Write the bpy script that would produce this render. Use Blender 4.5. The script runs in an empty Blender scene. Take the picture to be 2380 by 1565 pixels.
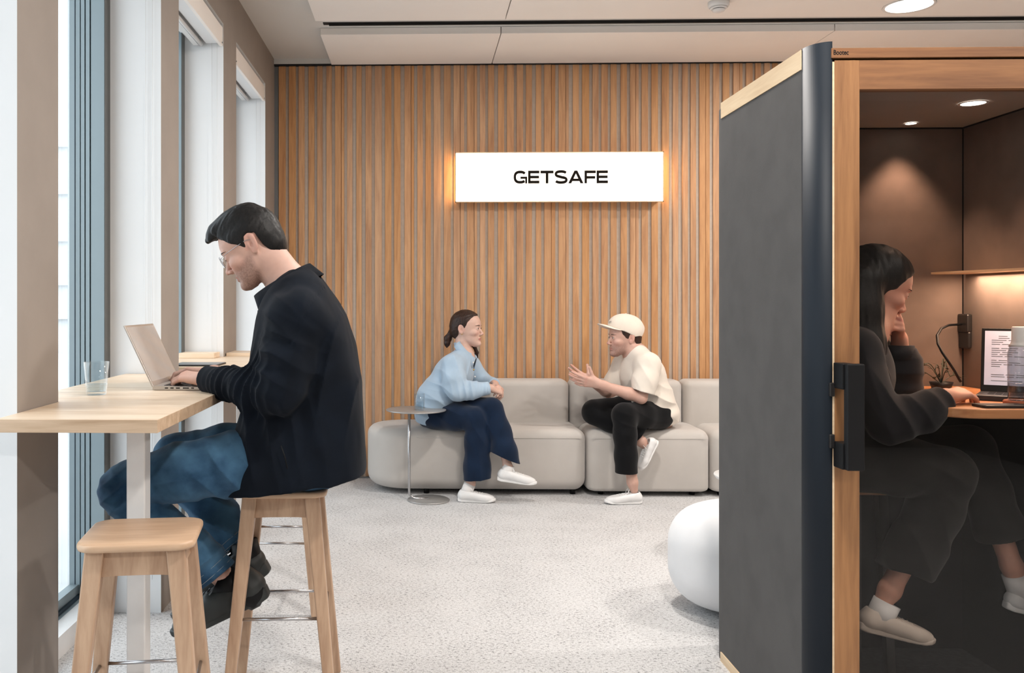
import bpy, bmesh, math, random
import numpy as np
from mathutils import Vector, Matrix

SC = bpy.context.scene
COL = SC.collection
PI = math.pi
# ------------------------------------------------------------------ camera
FPX, CXP, CYP, CAMH, YAW = 2050.0, 921.3, 705.0, 1.37, math.radians(1.5)
cam_d = bpy.data.cameras.new('camera')
cam = bpy.data.objects.new('camera', cam_d); COL.objects.link(cam)
cam_d.sensor_fit = 'HORIZONTAL'; cam_d.sensor_width = 36.0
cam_d.lens = FPX / 2380 * 36.0
cam_d.shift_x = (1190 - CXP) / 2380
cam_d.shift_y = (CYP - 782.5) / 2380
cam_d.clip_start = 0.05
cam.location = (0, 0, CAMH); cam.rotation_euler = (PI / 2, 0, YAW)
SC.camera = cam
CA, SA = math.cos(YAW), math.sin(YAW)

def at(px, py, Y):
    "world point on depth Y seen at photo pixel px,py"
    u = (px - CXP) / FPX
    X = Y * (u * CA - SA) / (CA + u * SA)
    w = -SA * X + CA * Y
    return Vector((X, Y, CAMH + (CYP - py) / FPX * w))

# ------------------------------------------------------------------ view, world, lights
SC.view_settings.view_transform = 'Standard'; SC.view_settings.look = 'None'
SC.view_settings.gamma = 1; SC.view_settings.use_curve_mapping = False
SC.view_settings.exposure = 0.0
world = bpy.data.worlds.new('world'); SC.world = world; world.use_nodes = True
bg = world.node_tree.nodes['Background']
bg.inputs[0].default_value = (0.90, 0.95, 1.0, 1); bg.inputs[1].default_value = 3.6
SC.cycles.use_denoising = True
SC.cycles.max_bounces = 10; SC.cycles.transparent_max_bounces = 24
SC.cycles.sample_clamp_indirect = 8
SC.cycles.caustics_reflective = False; SC.cycles.caustics_refractive = False

def light(name, kind, loc, power, color, size=0.2, rot=(0, 0, 0), size_y=None, spot=None, portal=False):
    l = bpy.data.lights.new(name, kind); o = bpy.data.objects.new(name, l); COL.objects.link(o)
    o.location = loc; o.rotation_euler = rot; l.energy = power; l.color = color
    if kind == 'AREA':
        l.size = size
        if size_y: l.shape = 'RECTANGLE'; l.size_y = size_y
        else: l.shape = 'DISK'
        if spot: l.spread = spot
        if portal: l.cycles.is_portal = True
    if kind == 'SPOT': l.spot_size = spot; l.spot_blend = 0.6; l.shadow_soft_size = size
    return o

WARM = (1.0, 0.945, 0.89)
WINS = [(-1.22, -0.16), (0.13, 1.19), (1.42, 2.477), (2.763, 3.873), (4.16, 5.116), (5.474, 6.51)]
XW = -1.143
# daylight through every window: sky portals in the openings
for i, (y0, y1) in enumerate(WINS):
    light('window_portal', 'AREA', (-1.60, (y0 + y1) / 2, 1.5), 1, (1, 1, 1), size=2.8, size_y=y1 - y0, rot=(0, -PI / 2, 0), portal=True)
DOWN = [(3.35, 5.6), (0.9, 4.2), (2.6, 3.0 - 1.2), (0.9, 1.6), (0.9, -0.8), (3.4, -0.8), (3.4, 4.2)]

# ------------------------------------------------------------------ materials
def lin(c): return tuple(((v / 255) / 12.92 if v / 255 <= 0.04045 else ((v / 255 + 0.055) / 1.055) ** 2.4) for v in c)
MATS = {}
class NT:
    def __init__(s, name):
        s.m = bpy.data.materials.new(name); s.m.use_nodes = True; s.t = s.m.node_tree
        s.b = s.t.nodes['Principled BSDF']; s.out = s.t.nodes['Material Output']; MATS[name] = s.m
    def n(s, typ, **kw):
        nd = s.t.nodes.new(typ)
        for k, v in kw.items():
            if k in nd.inputs: nd.inputs[k].default_value = v
            else: setattr(nd, k, v)
        return nd
    def l(s, a, b): s.t.links.new(a, b)
    def coords(s, scale=(1, 1, 1), kind='Object', rot=(0, 0, 0)):
        tc = s.n('ShaderNodeTexCoord'); mp = s.n('ShaderNodeMapping')
        mp.inputs['Scale'].default_value = scale; mp.inputs['Rotation'].default_value = rot
        s.l(tc.outputs[kind], mp.inputs[0]); return mp.outputs[0]
    def ramp(s, fac, stops):
        r = s.n('ShaderNodeValToRGB'); e = r.color_ramp.elements
        while len(e) < len(stops): e.new(0.5)
        for el, (p, c) in zip(e, stops): el.position = p; el.color = (*c[:3], 1)
        s.l(fac, r.inputs[0]); return r.outputs[0]
    def bump(s, h, strength, dist=0.002, prev=None):
        b = s.n('ShaderNodeBump'); b.inputs['Strength'].default_value = strength; b.inputs['Distance'].default_value = dist
        s.l(h, b.inputs['Height'])
        if prev is not None: s.l(prev, b.inputs['Normal'])
        s.l(b.outputs[0], s.b.inputs['Normal']); return b.outputs[0]
    def base(s, v): 
        if isinstance(v, tuple): s.b.inputs['Base Color'].default_value = (*v[:3], 1)
        else: s.l(v, s.b.inputs['Base Color'])

def plain(name, rgb, rough=0.5, metal=0.0, noise=0.0, nscale=20, bump=0.0, spec=0.5, coat=0):
    t = NT(name); c = lin(rgb)
    t.b.inputs['Roughness'].default_value = rough; t.b.inputs['Metallic'].default_value = metal
    t.b.inputs['Specular IOR Level'].default_value = spec; t.b.inputs['Coat Weight'].default_value = coat
    nz = t.n('ShaderNodeTexNoise'); nz.inputs['Scale'].default_value = nscale; nz.inputs['Detail'].default_value = 4
    t.l(t.coords(), nz.inputs['Vector'])
    t.base(t.ramp(nz.outputs[0], [(0.3, tuple(x * (1 - noise) for x in c)), (0.7, tuple(min(1, x * (1 + noise)) for x in c))]))
    if bump: t.bump(nz.outputs[0], bump)
    return t.m

def wood(name, c1, c2, grain='Z', rough=0.45, scale=1.0, island=0.0, knots=False, sat=None):
    t = NT(name); a, b = lin(c1), lin(c2)
    st = {'X': (1.5, 22, 22), 'Y': (22, 1.5, 22), 'Z': (22, 22, 1.5)}[grain]
    co = t.coords(tuple(v * scale for v in st))
    vec = co
    if island:
        g = t.n('ShaderNodeNewGeometry'); ad = t.n('ShaderNodeVectorMath', operation='MULTIPLY_ADD')
        t.l(g.outputs['Random Per Island'], ad.inputs[0]); ad.inputs[1].default_value = (37, 53, 71); t.l(co, ad.inputs[2]); vec = ad.outputs[0]
    n1 = t.n('ShaderNodeTexNoise'); n1.inputs['Scale'].default_value = 1.0; n1.inputs['Detail'].default_value = 6; n1.inputs['Distortion'].default_value = 0.6; n1.inputs['Roughness'].default_value = .6
    t.l(vec, n1.inputs['Vector'])
    n2 = t.n('ShaderNodeTexNoise'); n2.inputs['Scale'].default_value = 5.0; n2.inputs['Detail'].default_value = 3
    t.l(vec, n2.inputs['Vector'])
    mx = t.n('ShaderNodeMath', operation='MULTIPLY_ADD'); t.l(n2.outputs[0], mx.inputs[0]); mx.inputs[1].default_value = 0.35; t.l(n1.outputs[0], mx.inputs[2])
    c = t.ramp(mx.outputs[0], [(0.42, a), (0.85, b)])
    if island:
        h = t.n('ShaderNodeHueSaturation'); rm = t.n('ShaderNodeMapRange')
        rm.inputs['To Min'].default_value = 1 - island; rm.inputs['To Max'].default_value = 1 + island * .7
        t.l(g.outputs['Random Per Island'], rm.inputs['Value']); t.l(rm.outputs[0], h.inputs['Value'])
        wn = t.n('ShaderNodeTexWhiteNoise', noise_dimensions='1D'); t.l(g.outputs['Random Per Island'], wn.inputs['W'])
        r2 = t.n('ShaderNodeMapRange'); r2.inputs['To Min'].default_value = 0.88; r2.inputs['To Max'].default_value = 1.06
        t.l(wn.outputs[0], r2.inputs['Value']); t.l(r2.outputs[0], h.inputs['Saturation'])
        t.l(c, h.inputs['Color']); c = h.outputs[0]
    t.base(c); t.b.inputs['Roughness'].default_value = rough
    t.bump(n2.outputs[0], 0.12, 0.001)
    return t.m

def fabric(name, rgb, rough=0.85, var=0.08, wscale=900, bump=0.25, sheen=0.2, big=6, c2=None):
    t = NT(name); c = lin(rgb)
    nz = t.n('ShaderNodeTexNoise'); nz.inputs['Scale'].default_value = big; nz.inputs['Detail'].default_value = 5
    co = t.coords(); t.l(co, nz.inputs['Vector'])
    hi = lin(c2) if c2 else tuple(min(1, x * (1 + var)) for x in c)
    lo = c if c2 else tuple(x * (1 - var) for x in c)
    t.base(t.ramp(nz.outputs[0], [(0.35, lo), (0.65, hi)]))
    wv = t.n('ShaderNodeTexNoise'); wv.inputs['Scale'].default_value = wscale; t.l(co, wv.inputs['Vector'])
    t.bump(wv.outputs[0], bump, 0.001)
    t.b.inputs['Roughness'].default_value = rough; t.b.inputs['Sheen Weight'].default_value = sheen; t.b.inputs['Specular IOR Level'].default_value = 0.12
    return t.m

def emit(name, rgb, strength):
    t = NT(name); t.b.inputs['Base Color'].default_value = (*lin(rgb), 1)
    t.b.inputs['Emission Color'].default_value = (*lin(rgb), 1); t.b.inputs['Emission Strength'].default_value = strength
    return t.m

def pane(name, tint, refl=1.0, ior=1.5):
    "thin architectural glass: fresnel mix of tinted transparency and mirror"
    t = NT(name); t.t.nodes.remove(t.b)
    tr = t.n('ShaderNodeBsdfTransparent'); tr.inputs[0].default_value = (*tint, 1)
    gl = t.n('ShaderNodeBsdfGlossy'); gl.inputs['Roughness'].default_value = 0.0; gl.inputs[0].default_value = (refl, refl, refl, 1)
    g = t.n('ShaderNodeNewGeometry'); dp = t.n('ShaderNodeVectorMath', operation='DOT_PRODUCT'); t.l(g.outputs['Incoming'], dp.inputs[0]); t.l(g.outputs['Normal'], dp.inputs[1])
    ab = t.n('ShaderNodeMath', operation='ABSOLUTE'); t.l(dp.outputs['Value'], ab.inputs[0])
    iv = t.n('ShaderNodeMath', operation='SUBTRACT'); iv.inputs[0].default_value = 1; t.l(ab.outputs[0], iv.inputs[1])
    pw = t.n('ShaderNodeMath', operation='POWER'); t.l(iv.outputs[0], pw.inputs[0]); pw.inputs[1].default_value = 5
    f0 = ((ior - 1) / (ior + 1)) ** 2
    fr = t.n('ShaderNodeMath', operation='MULTIPLY_ADD'); t.l(pw.outputs[0], fr.inputs[0]); fr.inputs[1].default_value = 1 - f0; fr.inputs[2].default_value = f0
    mx = t.n('ShaderNodeMixShader'); t.l(fr.outputs[0], mx.inputs[0]); t.l(tr.outputs[0], mx.inputs[1]); t.l(gl.outputs[0], mx.inputs[2])
    t.l(mx.outputs[0], t.out.inputs[0]); return t.m

def solid_glass(name, tint=(1, 1, 1), rough=0.0):
    t = NT(name); t.base(tint); t.b.inputs['Transmission Weight'].default_value = 1; t.b.inputs['Roughness'].default_value = rough; t.b.inputs['IOR'].default_value = 1.45
    return t.m

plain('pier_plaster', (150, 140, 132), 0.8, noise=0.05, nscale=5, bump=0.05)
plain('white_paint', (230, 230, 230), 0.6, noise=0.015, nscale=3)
plain('ceiling_paint', (214, 211, 206), 0.8, noise=0.02, nscale=2)
plain('panel_paint', (244, 238, 232), 0.55, noise=0.02, nscale=2)
plain('black_gap', (14, 14, 15), 0.6)
plain('window_aluminium', (134, 147, 152), 0.4, 0.2, noise=0.03, nscale=2)
plain('dark_gasket', (22, 40, 54), 0.5)
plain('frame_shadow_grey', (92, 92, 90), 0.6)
plain('grey_metal', (120, 122, 124), 0.4, 0.3)
plain('white_metal', (226, 224, 222), 0.35, noise=0.02)
plain('steel', (190, 190, 192), 0.25, 1.0)
plain('steel_plate', (172, 170, 168), 0.4, 0.6, noise=0.03)
plain('felt_grey', (184, 168, 153), 0.9, noise=0.06, nscale=30)
plain('room_wall', (138, 133, 128), 0.8, noise=0.03)
plain('outdoor_stone', (205, 205, 205), 0.9, noise=0.08, nscale=1)
wood('slat_wood', (160, 110, 70), (202, 152, 104), 'Z', 0.6, 1.0, island=0.07)
wood('oak_light', (206, 178, 148), (232, 212, 188), 'X', 0.4, 0.8)
wood('oak_edge', (178, 148, 118), (212, 184, 156), 'X', 0.45, 1)
wood('stool_wood', (164, 130, 104), (200, 168, 140), 'Z', 0.45, 1)
wood('stool_seat_wood', (184, 148, 118), (212, 180, 150), 'X', 0.4, 0.9)
wood('pod_wood_v', (116, 77, 46), (158, 112, 71), 'Z', 0.45, 1)
wood('pod_wood_h', (106, 68, 41), (144, 99, 62), 'X', 0.45, 1)
wood('pod_trim_pale', (206, 176, 140), (230, 206, 172), 'Y', 0.5, 1)
wood('pod_table_wood', (160, 100, 60), (206, 146, 98), 'X', 0.4, 0.8)
fabric('sofa_fabric', (190, 184, 178), 0.9, 0.03, 500, 0.3, 0.3)
fabric('pouf_fabric', (222, 222, 223), 0.9, 0.03, 500, 0.3, 0.3)
fabric('pod_felt', (92, 90, 89), 0.95, 0.06, 500, 0.35, 0.0, 8)
fabric('pod_inner_felt', (114, 102, 95), 0.95, 0.10, 260, 0.12, 0.1, 8)
plain('pod_corner', (24, 31, 39), 0.55, noise=0.05, nscale=4, spec=.2)
plain('matte_black', (13, 13, 15), 0.5, spec=.25)
plain('plastic_dark', (36, 34, 34), 0.35)
plain('laptop_silver', (196, 190, 184), 0.3, 0.6)
plain('laptop_dark', (40, 40, 43), 0.4, 0.2)
emit('lamp_glow', (255, 244, 232), 14)
emit('sign_face', (255, 238, 218), 2.0)
emit('sign_edge', (255, 206, 140), 9)
plain('sign_letters', (26, 21, 17), 0.7, spec=.1)
pane('window_glass', (0.95, 0.98, 0.99), 1.0, 1.45)
pane('pod_glass', (0.84, 0.83, 0.82), 1.0, 1.27)
pane('drinking_glass', (0.93, 0.95, 0.96), 1.0, 1.5)
pane('water', (0.90, 0.94, 0.96), 1.0, 1.33)
pane('lens_glass', (0.96, 0.96, 0.97), 1.0, 1.3)

def carpet():
    t = NT('carpet'); co = t.coords((1, 1, 1))
    a = t.n('ShaderNodeTexNoise'); a.inputs['Scale'].default_value = 130; a.inputs['Detail'].default_value = 3; a.inputs['Roughness'].default_value = .75
    m = t.coords((1.35, .8, 1), rot=(0, 0, .35)); t.l(m, a.inputs['Vector'])
    m2 = t.coords((.8, 1.3, 1), rot=(0, 0, -.2))
    b = t.n('ShaderNodeTexNoise'); b.inputs['Scale'].default_value = 85; b.inputs['Detail'].default_value = 4; t.l(m2, b.inputs['Vector'])
    c = t.n('ShaderNodeTexNoise'); c.inputs['Scale'].default_value = 3.5; c.inputs['Detail'].default_value = 3; t.l(co, c.inputs['Vector'])
    mn = t.n('ShaderNodeMath', operation='MINIMUM'); t.l(a.outputs[0], mn.inputs[0]); t.l(b.outputs[0], mn.inputs[1])
    ad = t.n('ShaderNodeMath', operation='MULTIPLY_ADD'); t.l(c.outputs[0], ad.inputs[0]); ad.inputs[1].default_value = 0.12; t.l(mn.outputs[0], ad.inputs[2])
    t.base(t.ramp(ad.outputs[0], [(0.38, lin((126, 125, 125))), (0.45, lin((178, 177, 177))), (0.52, lin((200, 199, 199))), (0.70, lin((217, 216, 216)))]))
    t.b.inputs['Roughness'].default_value = 0.95; t.b.inputs['Specular IOR Level'].default_value = 0.1
    t.bump(mn.outputs[0], 0.7, 0.006)
carpet()

# ------------------------------------------------------------------ mesh tools
class MB:
    def __init__(s): s.v = []; s.f = []; s.m = []; s.sm = []
    def add(s, vs, fs, mi=0, smooth=False, M=None):
        o = len(s.v)
        for v in vs:
            v = Vector(v); s.v.append(M @ v if M else v)
        for f in fs: s.f.append([i + o for i in f]); s.m.append(mi); s.sm.append(smooth)
        return s
    def box(s, a, b, mi=0, M=None):
        (x0, y0, z0), (x1, y1, z1) = a, b
        vs = [(x0, y0, z0), (x1, y0, z0), (x1, y1, z0), (x0, y1, z0), (x0, y0, z1), (x1, y0, z1), (x1, y1, z1), (x0, y1, z1)]
        return s.add(vs, [(3, 2, 1, 0), (4, 5, 6, 7), (0, 1, 5, 4), (1, 2, 6, 5), (2, 3, 7, 6), (3, 0, 4, 7)], mi, False, M)
    def prism(s, pts, z0, z1, mi=0, M=None, smooth=False):
        n = len(pts)
        vs = [(x, y, z0) for x, y in pts] + [(x, y, z1) for x, y in pts]
        s.add(vs, [list(range(n))[::-1], list(range(n, 2 * n))] , mi, False, M)
        return s.add(vs, [(i, (i + 1) % n, n + (i + 1) % n, n + i) for i in range(n)], mi, smooth, M)
    def rings(s, rs, mi=0, smooth=True, M=None, cap=True, closed=True):
        n = len(rs[0]); vs = [p for r in rs for p in r]; fs = []
        for k in range(len(rs) - 1):
            for i in range(n if closed else n - 1):
                j = (i + 1) % n; fs.append((k * n + i, k * n + j, (k + 1) * n + j, (k + 1) * n + i))
        if cap: fs += [list(range(n))[::-1], [(len(rs) - 1) * n + i for i in range(n)]]
        return s.add(vs, fs, mi, smooth, M)
    def lathe(s, prof, n=32, mi=0, M=None, cap=True):
        rs = [[(r * math.cos(2 * PI * i / n), r * math.sin(2 * PI * i / n), z) for i in range(n)] for r, z in prof]
        return s.rings(rs, mi, True, M, cap)
    def tube(s, path, r, n=10, mi=0, M=None):
        P = [Vector(p) for p in path]; rs = []; up = None
        for i, p in enumerate(P):
            t = (P[min(i + 1, len(P) - 1)] - P[max(i - 1, 0)]).normalized()
            if up is None: up = Vector((0, 0, 1)) if abs(t.z) < 0.9 else Vector((1, 0, 0))
            a = t.cross(up).normalized(); up = a.cross(t).normalized()
            rr = r[i] if isinstance(r, (list, tuple)) else r
            rs.append([p + a * rr * math.cos(2 * PI * k / n) + up * rr * math.sin(2 * PI * k / n) for k in range(n)])
        return s.rings(rs, mi, True, M)
    def bar(s, a, b, wa, wb, da=None, db=None, mi=0, xdir=(1, 0, 0)):
        "four-sided tapering leg from a to b; w along xdir, d across"
        a, b = Vector(a), Vector(b); t = (b - a).normalized(); x = Vector(xdir); x = (x - t * x.dot(t)).normalized(); y = t.cross(x)
        da = da or wa; db = db or wb
        rs = [[p + x * sx * w / 2 + y * sy * d / 2 for sx, sy in ((-1, -1), (1, -1), (1, 1), (-1, 1))] for p, w, d in ((a, wa, da), (b, wb, db))]
        return s.rings(rs, mi, False)
    def build(s, name, mats, parent=None, origin=None, bevel=0, bseg=2, smooth_all=False, **tags):
        me = bpy.data.meshes.new(name)
        if parent is not None: org = parent.matrix_world.translation if origin is None else Vector(origin)
        else: org = Vector(origin) if origin is not None else Vector((0, 0, 0))
        me.from_pydata([tuple(v - org) for v in s.v], [], s.f)
        for mt in (mats if isinstance(mats, (list, tuple)) else [mats]): me.materials.append(MATS[mt])
        me.polygons.foreach_set('material_index', s.m)
        me.polygons.foreach_set('use_smooth', [True if smooth_all else q for q in s.sm])
        me.update()
        bm = bmesh.new(); bm.from_mesh(me); bmesh.ops.remove_doubles(bm, verts=bm.verts, dist=1e-6)
        bmesh.ops.recalc_face_normals(bm, faces=bm.faces); bm.to_mesh(me); bm.free()
        o = bpy.data.objects.new(name, me); COL.objects.link(o); place(o, org, parent)
        if bevel:
            b = o.modifiers.new('bevel', 'BEVEL'); b.width = bevel; b.segments = bseg; b.limit_method = 'ANGLE'; b.angle_limit = math.radians(40)
            b.harden_normals = False
        for k, v in tags.items(): o[k] = v
        return o

def place(o, org, parent):
    if parent is not None:
        o.parent = parent; o.location = Vector(org) - Vector(parent_world(parent))
    else: o.location = org
def parent_world(p):
    w = Vector((0, 0, 0))
    while p is not None: w = w + p.location; p = p.parent
    return w
_old_build = MB.build
def _build(s, name, mats, parent=None, origin=None, **kw):
    if parent is not None and origin is None: origin = parent_world(parent)
    return _old_build(s, name, mats, parent, origin, **kw)
MB.build = _build

def thing(name, label, cat, loc, group=None):
    o = bpy.data.objects.new(name, None); COL.objects.link(o); o.location = loc; o.empty_display_size = 0.05
    o['label'] = label; o['category'] = cat
    if group: o['group'] = group
    return o
def copy_tree(o, parent=None):
    c = o.copy(); COL.objects.link(c)
    if parent is not None: c.parent = parent
    for ch in list(o.children): copy_tree(ch, c)
    return c
def S(o): o['kind'] = 'structure'; return o
def rrect(x0, y0, x1, y1, r, n=6):
    pts = []
    for cx, cy, a0 in ((x1 - r, y1 - r, 0), (x0 + r, y1 - r, 90), (x0 + r, y0 + r, 180), (x1 - r, y0 + r, 270)):
        for i in range(n + 1):
            a = math.radians(a0 + 90 * i / n); pts.append((cx + r * math.cos(a), cy + r * math.sin(a)))
    return pts
def soft_slab(mb, outline, z0, z1, r, n=5, mi=0, rb=None):
    "upholstered block: outline polygon (ccw) with rounded top and bottom edges"
    rb = r if rb is None else rb
    P = [Vector((x, y)) for x, y in outline]; N = []
    for i in range(len(P)):
        t = (P[(i + 1) % len(P)] - P[i - 1]).normalized(); N.append(Vector((t.y, -t.x)))
    rs = []
    prof = [(1.0, None)]
    seq = []
    for i in range(n + 1):
        a = PI / 2 * i / n; seq.append((rb * (1 - math.sin(a)), z0 + rb * (1 - math.cos(a))))
    for i in range(n + 1):
        a = PI / 2 * i / n; seq.append((r * (1 - math.cos(a)), z1 - r * (1 - math.sin(a))))
    for ins, z in seq: rs.append([(p.x - q.x * ins, p.y - q.y * ins, z) for p, q in zip(P, N)])
    mb.rings(rs, mi, True)
    return mb
plain('booth_ceiling', (150, 146, 142), 0.8, noise=0.04, nscale=4)
fabric('booth_carpet', (46, 47, 50), .95, .25, 200, .25, 0.1, 60)
plain('cork', (150, 84, 54), .8, noise=.1)
pane('bottle_glass', (.80, .82, .84), 1.0, 1.5)
plain('plant_dark', (44, 56, 40), .5)
# ================================================================== SETTING
ZC, ZP, YB = 3.29, 3.24, 6.935
S(MB().box((-1.62, -3.2, -0.1), (5.2, YB + .2, 0.0)).build('floor', 'carpet'))
S(MB().box((-1.9, -3.2, ZC), (5.2, YB + .2, ZC + .15)).build('ceiling', 'ceiling_paint'))
# left wall: piers, heads, and behind the camera
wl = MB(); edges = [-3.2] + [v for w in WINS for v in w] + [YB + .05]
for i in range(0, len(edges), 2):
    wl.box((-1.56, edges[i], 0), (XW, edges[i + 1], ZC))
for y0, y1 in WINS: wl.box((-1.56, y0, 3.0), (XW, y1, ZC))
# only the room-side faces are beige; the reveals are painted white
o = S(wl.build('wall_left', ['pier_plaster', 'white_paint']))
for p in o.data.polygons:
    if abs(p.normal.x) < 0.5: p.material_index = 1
# back wall: felt backing + vertical timber slats
S(MB().box((-1.70, YB, 0), (5.2, YB + .12, ZC)).build('wall_back', 'felt_grey'))
rng = random.Random(11); sl = MB(); x = XW + .035
while x < 5.03:
    w = rng.choice([.042, .047, .050, .054]); d = rng.choice([.012, .015, .018])
    sl.box((x, YB - d, 0.012), (x + w, YB - .0015, 3.236)); x += w
    r = rng.random()
    if r < .15:
        x += .003; w2 = rng.choice([.022, .03]); sl.box((x, YB - d * .7, 0.012), (x + w2, YB - .0015, 3.236)); x += w2
    x += rng.choice([.022, .026, .031])
o = S(sl.build('wall_back.001', 'slat_wood', bevel=0.0012, bseg=1)); o.name = 'trim_1'
S(MB().box((XW, YB - .030, 3.237), (5.2, YB - .001, 3.250)).build('trim_2', 'black_gap'))
S(MB().box((XW, YB - .034, 3.250), (5.2, YB - .001, ZC)).build('trim_8', 'ceiling_paint'))
S(MB().box((XW, YB - .010, 0.0), (XW + .03, YB - .001, 3.236)).build('trim_3', 'grey_metal'))
S(MB().box((5.1, -3.2, 0), (5.2, YB, ZC)).build('wall_right', 'room_wall'))
S(MB().box((-1.9, -3.3, 0), (5.2, -3.2, ZC)).build('wall_front', 'room_wall'))
S(MB().box((XW, YB - .045, 0.0), (3.4, YB - .034, .010)).build('baseboard_back', 'grey_metal'))
# suspended ceiling panels with seams, and the dark slot between them
def panels(y0, y1, seams, idx):
    mb = MB(); xs = [-.69] + seams + [5.1]
    for a, b in zip(xs[:-1], xs[1:]): mb.box((a + (.003 if a != -.69 else 0), y0, ZP), (b - .003, y1, ZP + .048))
    S(mb.build('trim_%d' % idx, 'panel_paint', bevel=.0015, bseg=1))
panels(6.13, YB - .036, [.565, 2.85], 4)
panels(3.2, 5.83, [.565, 4.2], 5)
panels(0.2, 2.9, [.565, 4.2], 6)
tk = MB(); tk.box((-.66, 6.01, ZC - .004), (5.1, 6.06, ZC + .001), 0); tk.box((-.62, 6.03, ZC - .016), (5.1, 6.045, ZC - .004), 0)
S(tk.build('trim_7', 'black_gap'))
# windows
for k, (y0, y1) in enumerate(WINS):
    fr = MB(); z1 = 3.0
    for s, yy in ((1, y0), (-1, y1)):
        def jb(x0, x1, d0, d1, mi=0, z0=.10): fr.box((x0, min(yy + s * d0, yy + s * d1), z0), (x1, max(yy + s * d0, yy + s * d1), z1), mi)
        jb(-1.43, -1.372, 0, .068); jb(-1.438, -1.43, 0, .05, 1); jb(-1.455, -1.438, 0, .064); jb(-1.462, -1.455, 0, .05, 1)
        jb(-1.478, -1.462, 0, .060); jb(-1.484, -1.478, 0, .05, 1); jb(-1.530, -1.484, 0, .056); jb(-1.507, -1.503, .056, .0575, 1)
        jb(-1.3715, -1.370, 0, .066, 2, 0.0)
    fr.box((-1.53, y0, 0), (-1.46, y1, .085), 0); fr.box((-1.53, y0, .085), (-1.49, y1, .14), 0); fr.box((-1.49, y0, .085), (-1.478, y1, .10), 1)
    fr.box((-1.53, y0, 2.93), (-1.40, y1, 3.0), 0)
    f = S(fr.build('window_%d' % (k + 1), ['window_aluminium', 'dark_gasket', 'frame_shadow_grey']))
    MB().box((-1.540, y0 + .004, .09), (-1.534, y1 - .004, 2.96)).build('pane', 'window_glass', f)
    S(MB().box((-1.46, y0, 0.0), (-1.385, y1, .085)).build('trim_%d' % (20 + k), 'white_metal'))
# fabric blinds rolled up into the window heads
BL = ['beside the camera', 'beside the camera', 'above the near bar table', 'above the seated man', 'in the second window from the slatted wall', 'in the window nearest the slatted wall']
for k in (3, 4, 5):
    y0, y1 = WINS[k]
    t = thing('window_blind', 'white rolled-up blind with box front ' + BL[k], 'blind', (XW - .1, (y0 + y1) / 2, 2.87), 'rolled-up window blinds')
    v = MB(); v.box((XW - .022, y0 + .004, 2.868), (XW - .004, y1 - .004, 2.978)); v.build('front_board', 'panel_paint', t, bevel=.001)
    h = MB(); h.box((XW - .235, y0 + .005, 2.93), (XW - .024, y1 - .005, 2.985)); h.box((XW - .10, y0 + .005, 2.885), (XW - .024, y1 - .005, 2.93)); h.build('housing', 'white_paint', t)
    r = MB(); r.tube([(XW - .125, y0 + .02, 2.875), (XW - .125, y1 - .02, 2.875)], .012); r.box((XW - .17, y0 + .02, 2.87), (XW - .14, y1 - .02, 2.93)); r.build('bottom_rail', 'white_metal', t)
    for xx in (XW - .065, XW - .035):
        MB().tube([(xx, y1 - .012, 2.89), (xx + .001, y1 - .012, 1.6), (xx, y1 - .012, .15)], .0012, 5).build('cable', 'white_metal', t)
    for yy in (y0 + .02, y1 - .02):
        MB().tube([(XW - .006, yy, 2.885), (XW - .001, yy, 2.885)], .005, 8).build('screw', 'grey_metal', t)
# outside: paving and a pale facade across the street
S(MB().box((-30, -10, -.3), (-1.75, 60, -.12)).build('floor.001', 'outdoor_stone')).name = 'outside_ground'
fac = MB(); fac.box((-24, 26, -.2), (-7, 34, 12))
for z in (0.9, 1.9, 3.2, 4.6, 6.0): fac.box((-24, 25.8, z), (-6.9, 26, z + .16))
S(fac.build('outside_building', 'outdoor_stone'))

# ================================================================== CEILING FITTINGS
def downlight(loc, r, label, group=None, glow='lamp_glow', power=30, col=WARM, parent=None):
    t = thing('ceiling_downlight', label, 'ceiling light', loc, group)
    M = Matrix.Translation(loc)
    MB().lathe([(r * 1.0, -.001), (r * 1.10, -.004), (r * 1.13, .0), (r * 1.0, .002)], 40, M=M, cap=False).build('trim_ring', 'white_metal', t)
    MB().lathe([(0.001, -.0005), (r * .99, -.0008), (r * .99, .001)], 40, M=M, cap=True).build('diffuser', glow, t)
    light('downlight_beam', 'AREA', Vector(loc) - Vector((0, 0, .012)), power, col, size=r * 1.8)
    return t
dl = at(2113, 23, 5.62); dl.z = ZP - .002
downlight((dl.x, dl.y, ZP - .002), .133, 'large round recessed downlight in the ceiling above the phone booth', power=46)
for (x, y, z, w) in [(.9, 4.2, ZP, 'over the open carpet before the sofa'), (.9, 1.9, ZP, 'level with the near bar stool'), (3.4, 3.9, ZP, 'behind the right side of the phone booth'), (3.3, 1.6, ZP, 'in front of the phone booth door'), (.9, -1.2, ZC, 'behind the camera on the window side'), (3.3, -1.2, ZC, 'behind the camera on the booth side')]:  # fill downlights added out of view to brighten the room
    downlight((x, y, z - .002), .133, 'added unseen round fill downlight ' + w, power=50)
sd = at(1670, 12, 5.53); sd.z = ZP
t = thing('smoke_detector', 'small white round smoke detector on the ceiling panel', 'smoke detector', sd)
M = Matrix.Translation(sd)
MB().lathe([(.064, 0), (.064, -.022), (.060, -.030), (.050, -.034)], 32, M=M).build('housing', 'white_metal', t)
MB().lathe([(.046, -.030), (.046, -.0395)], 24, M=M).build('vent_slot', 'matte_black', t)
MB().lathe([(.054, -.036), (.048, -.042)], 32, M=M).build('collar', 'white_metal', t)
MB().lathe([(.036, -.041), (.036, -.048)], 24, M=M).build('vent_slot', 'matte_black', t)
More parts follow.
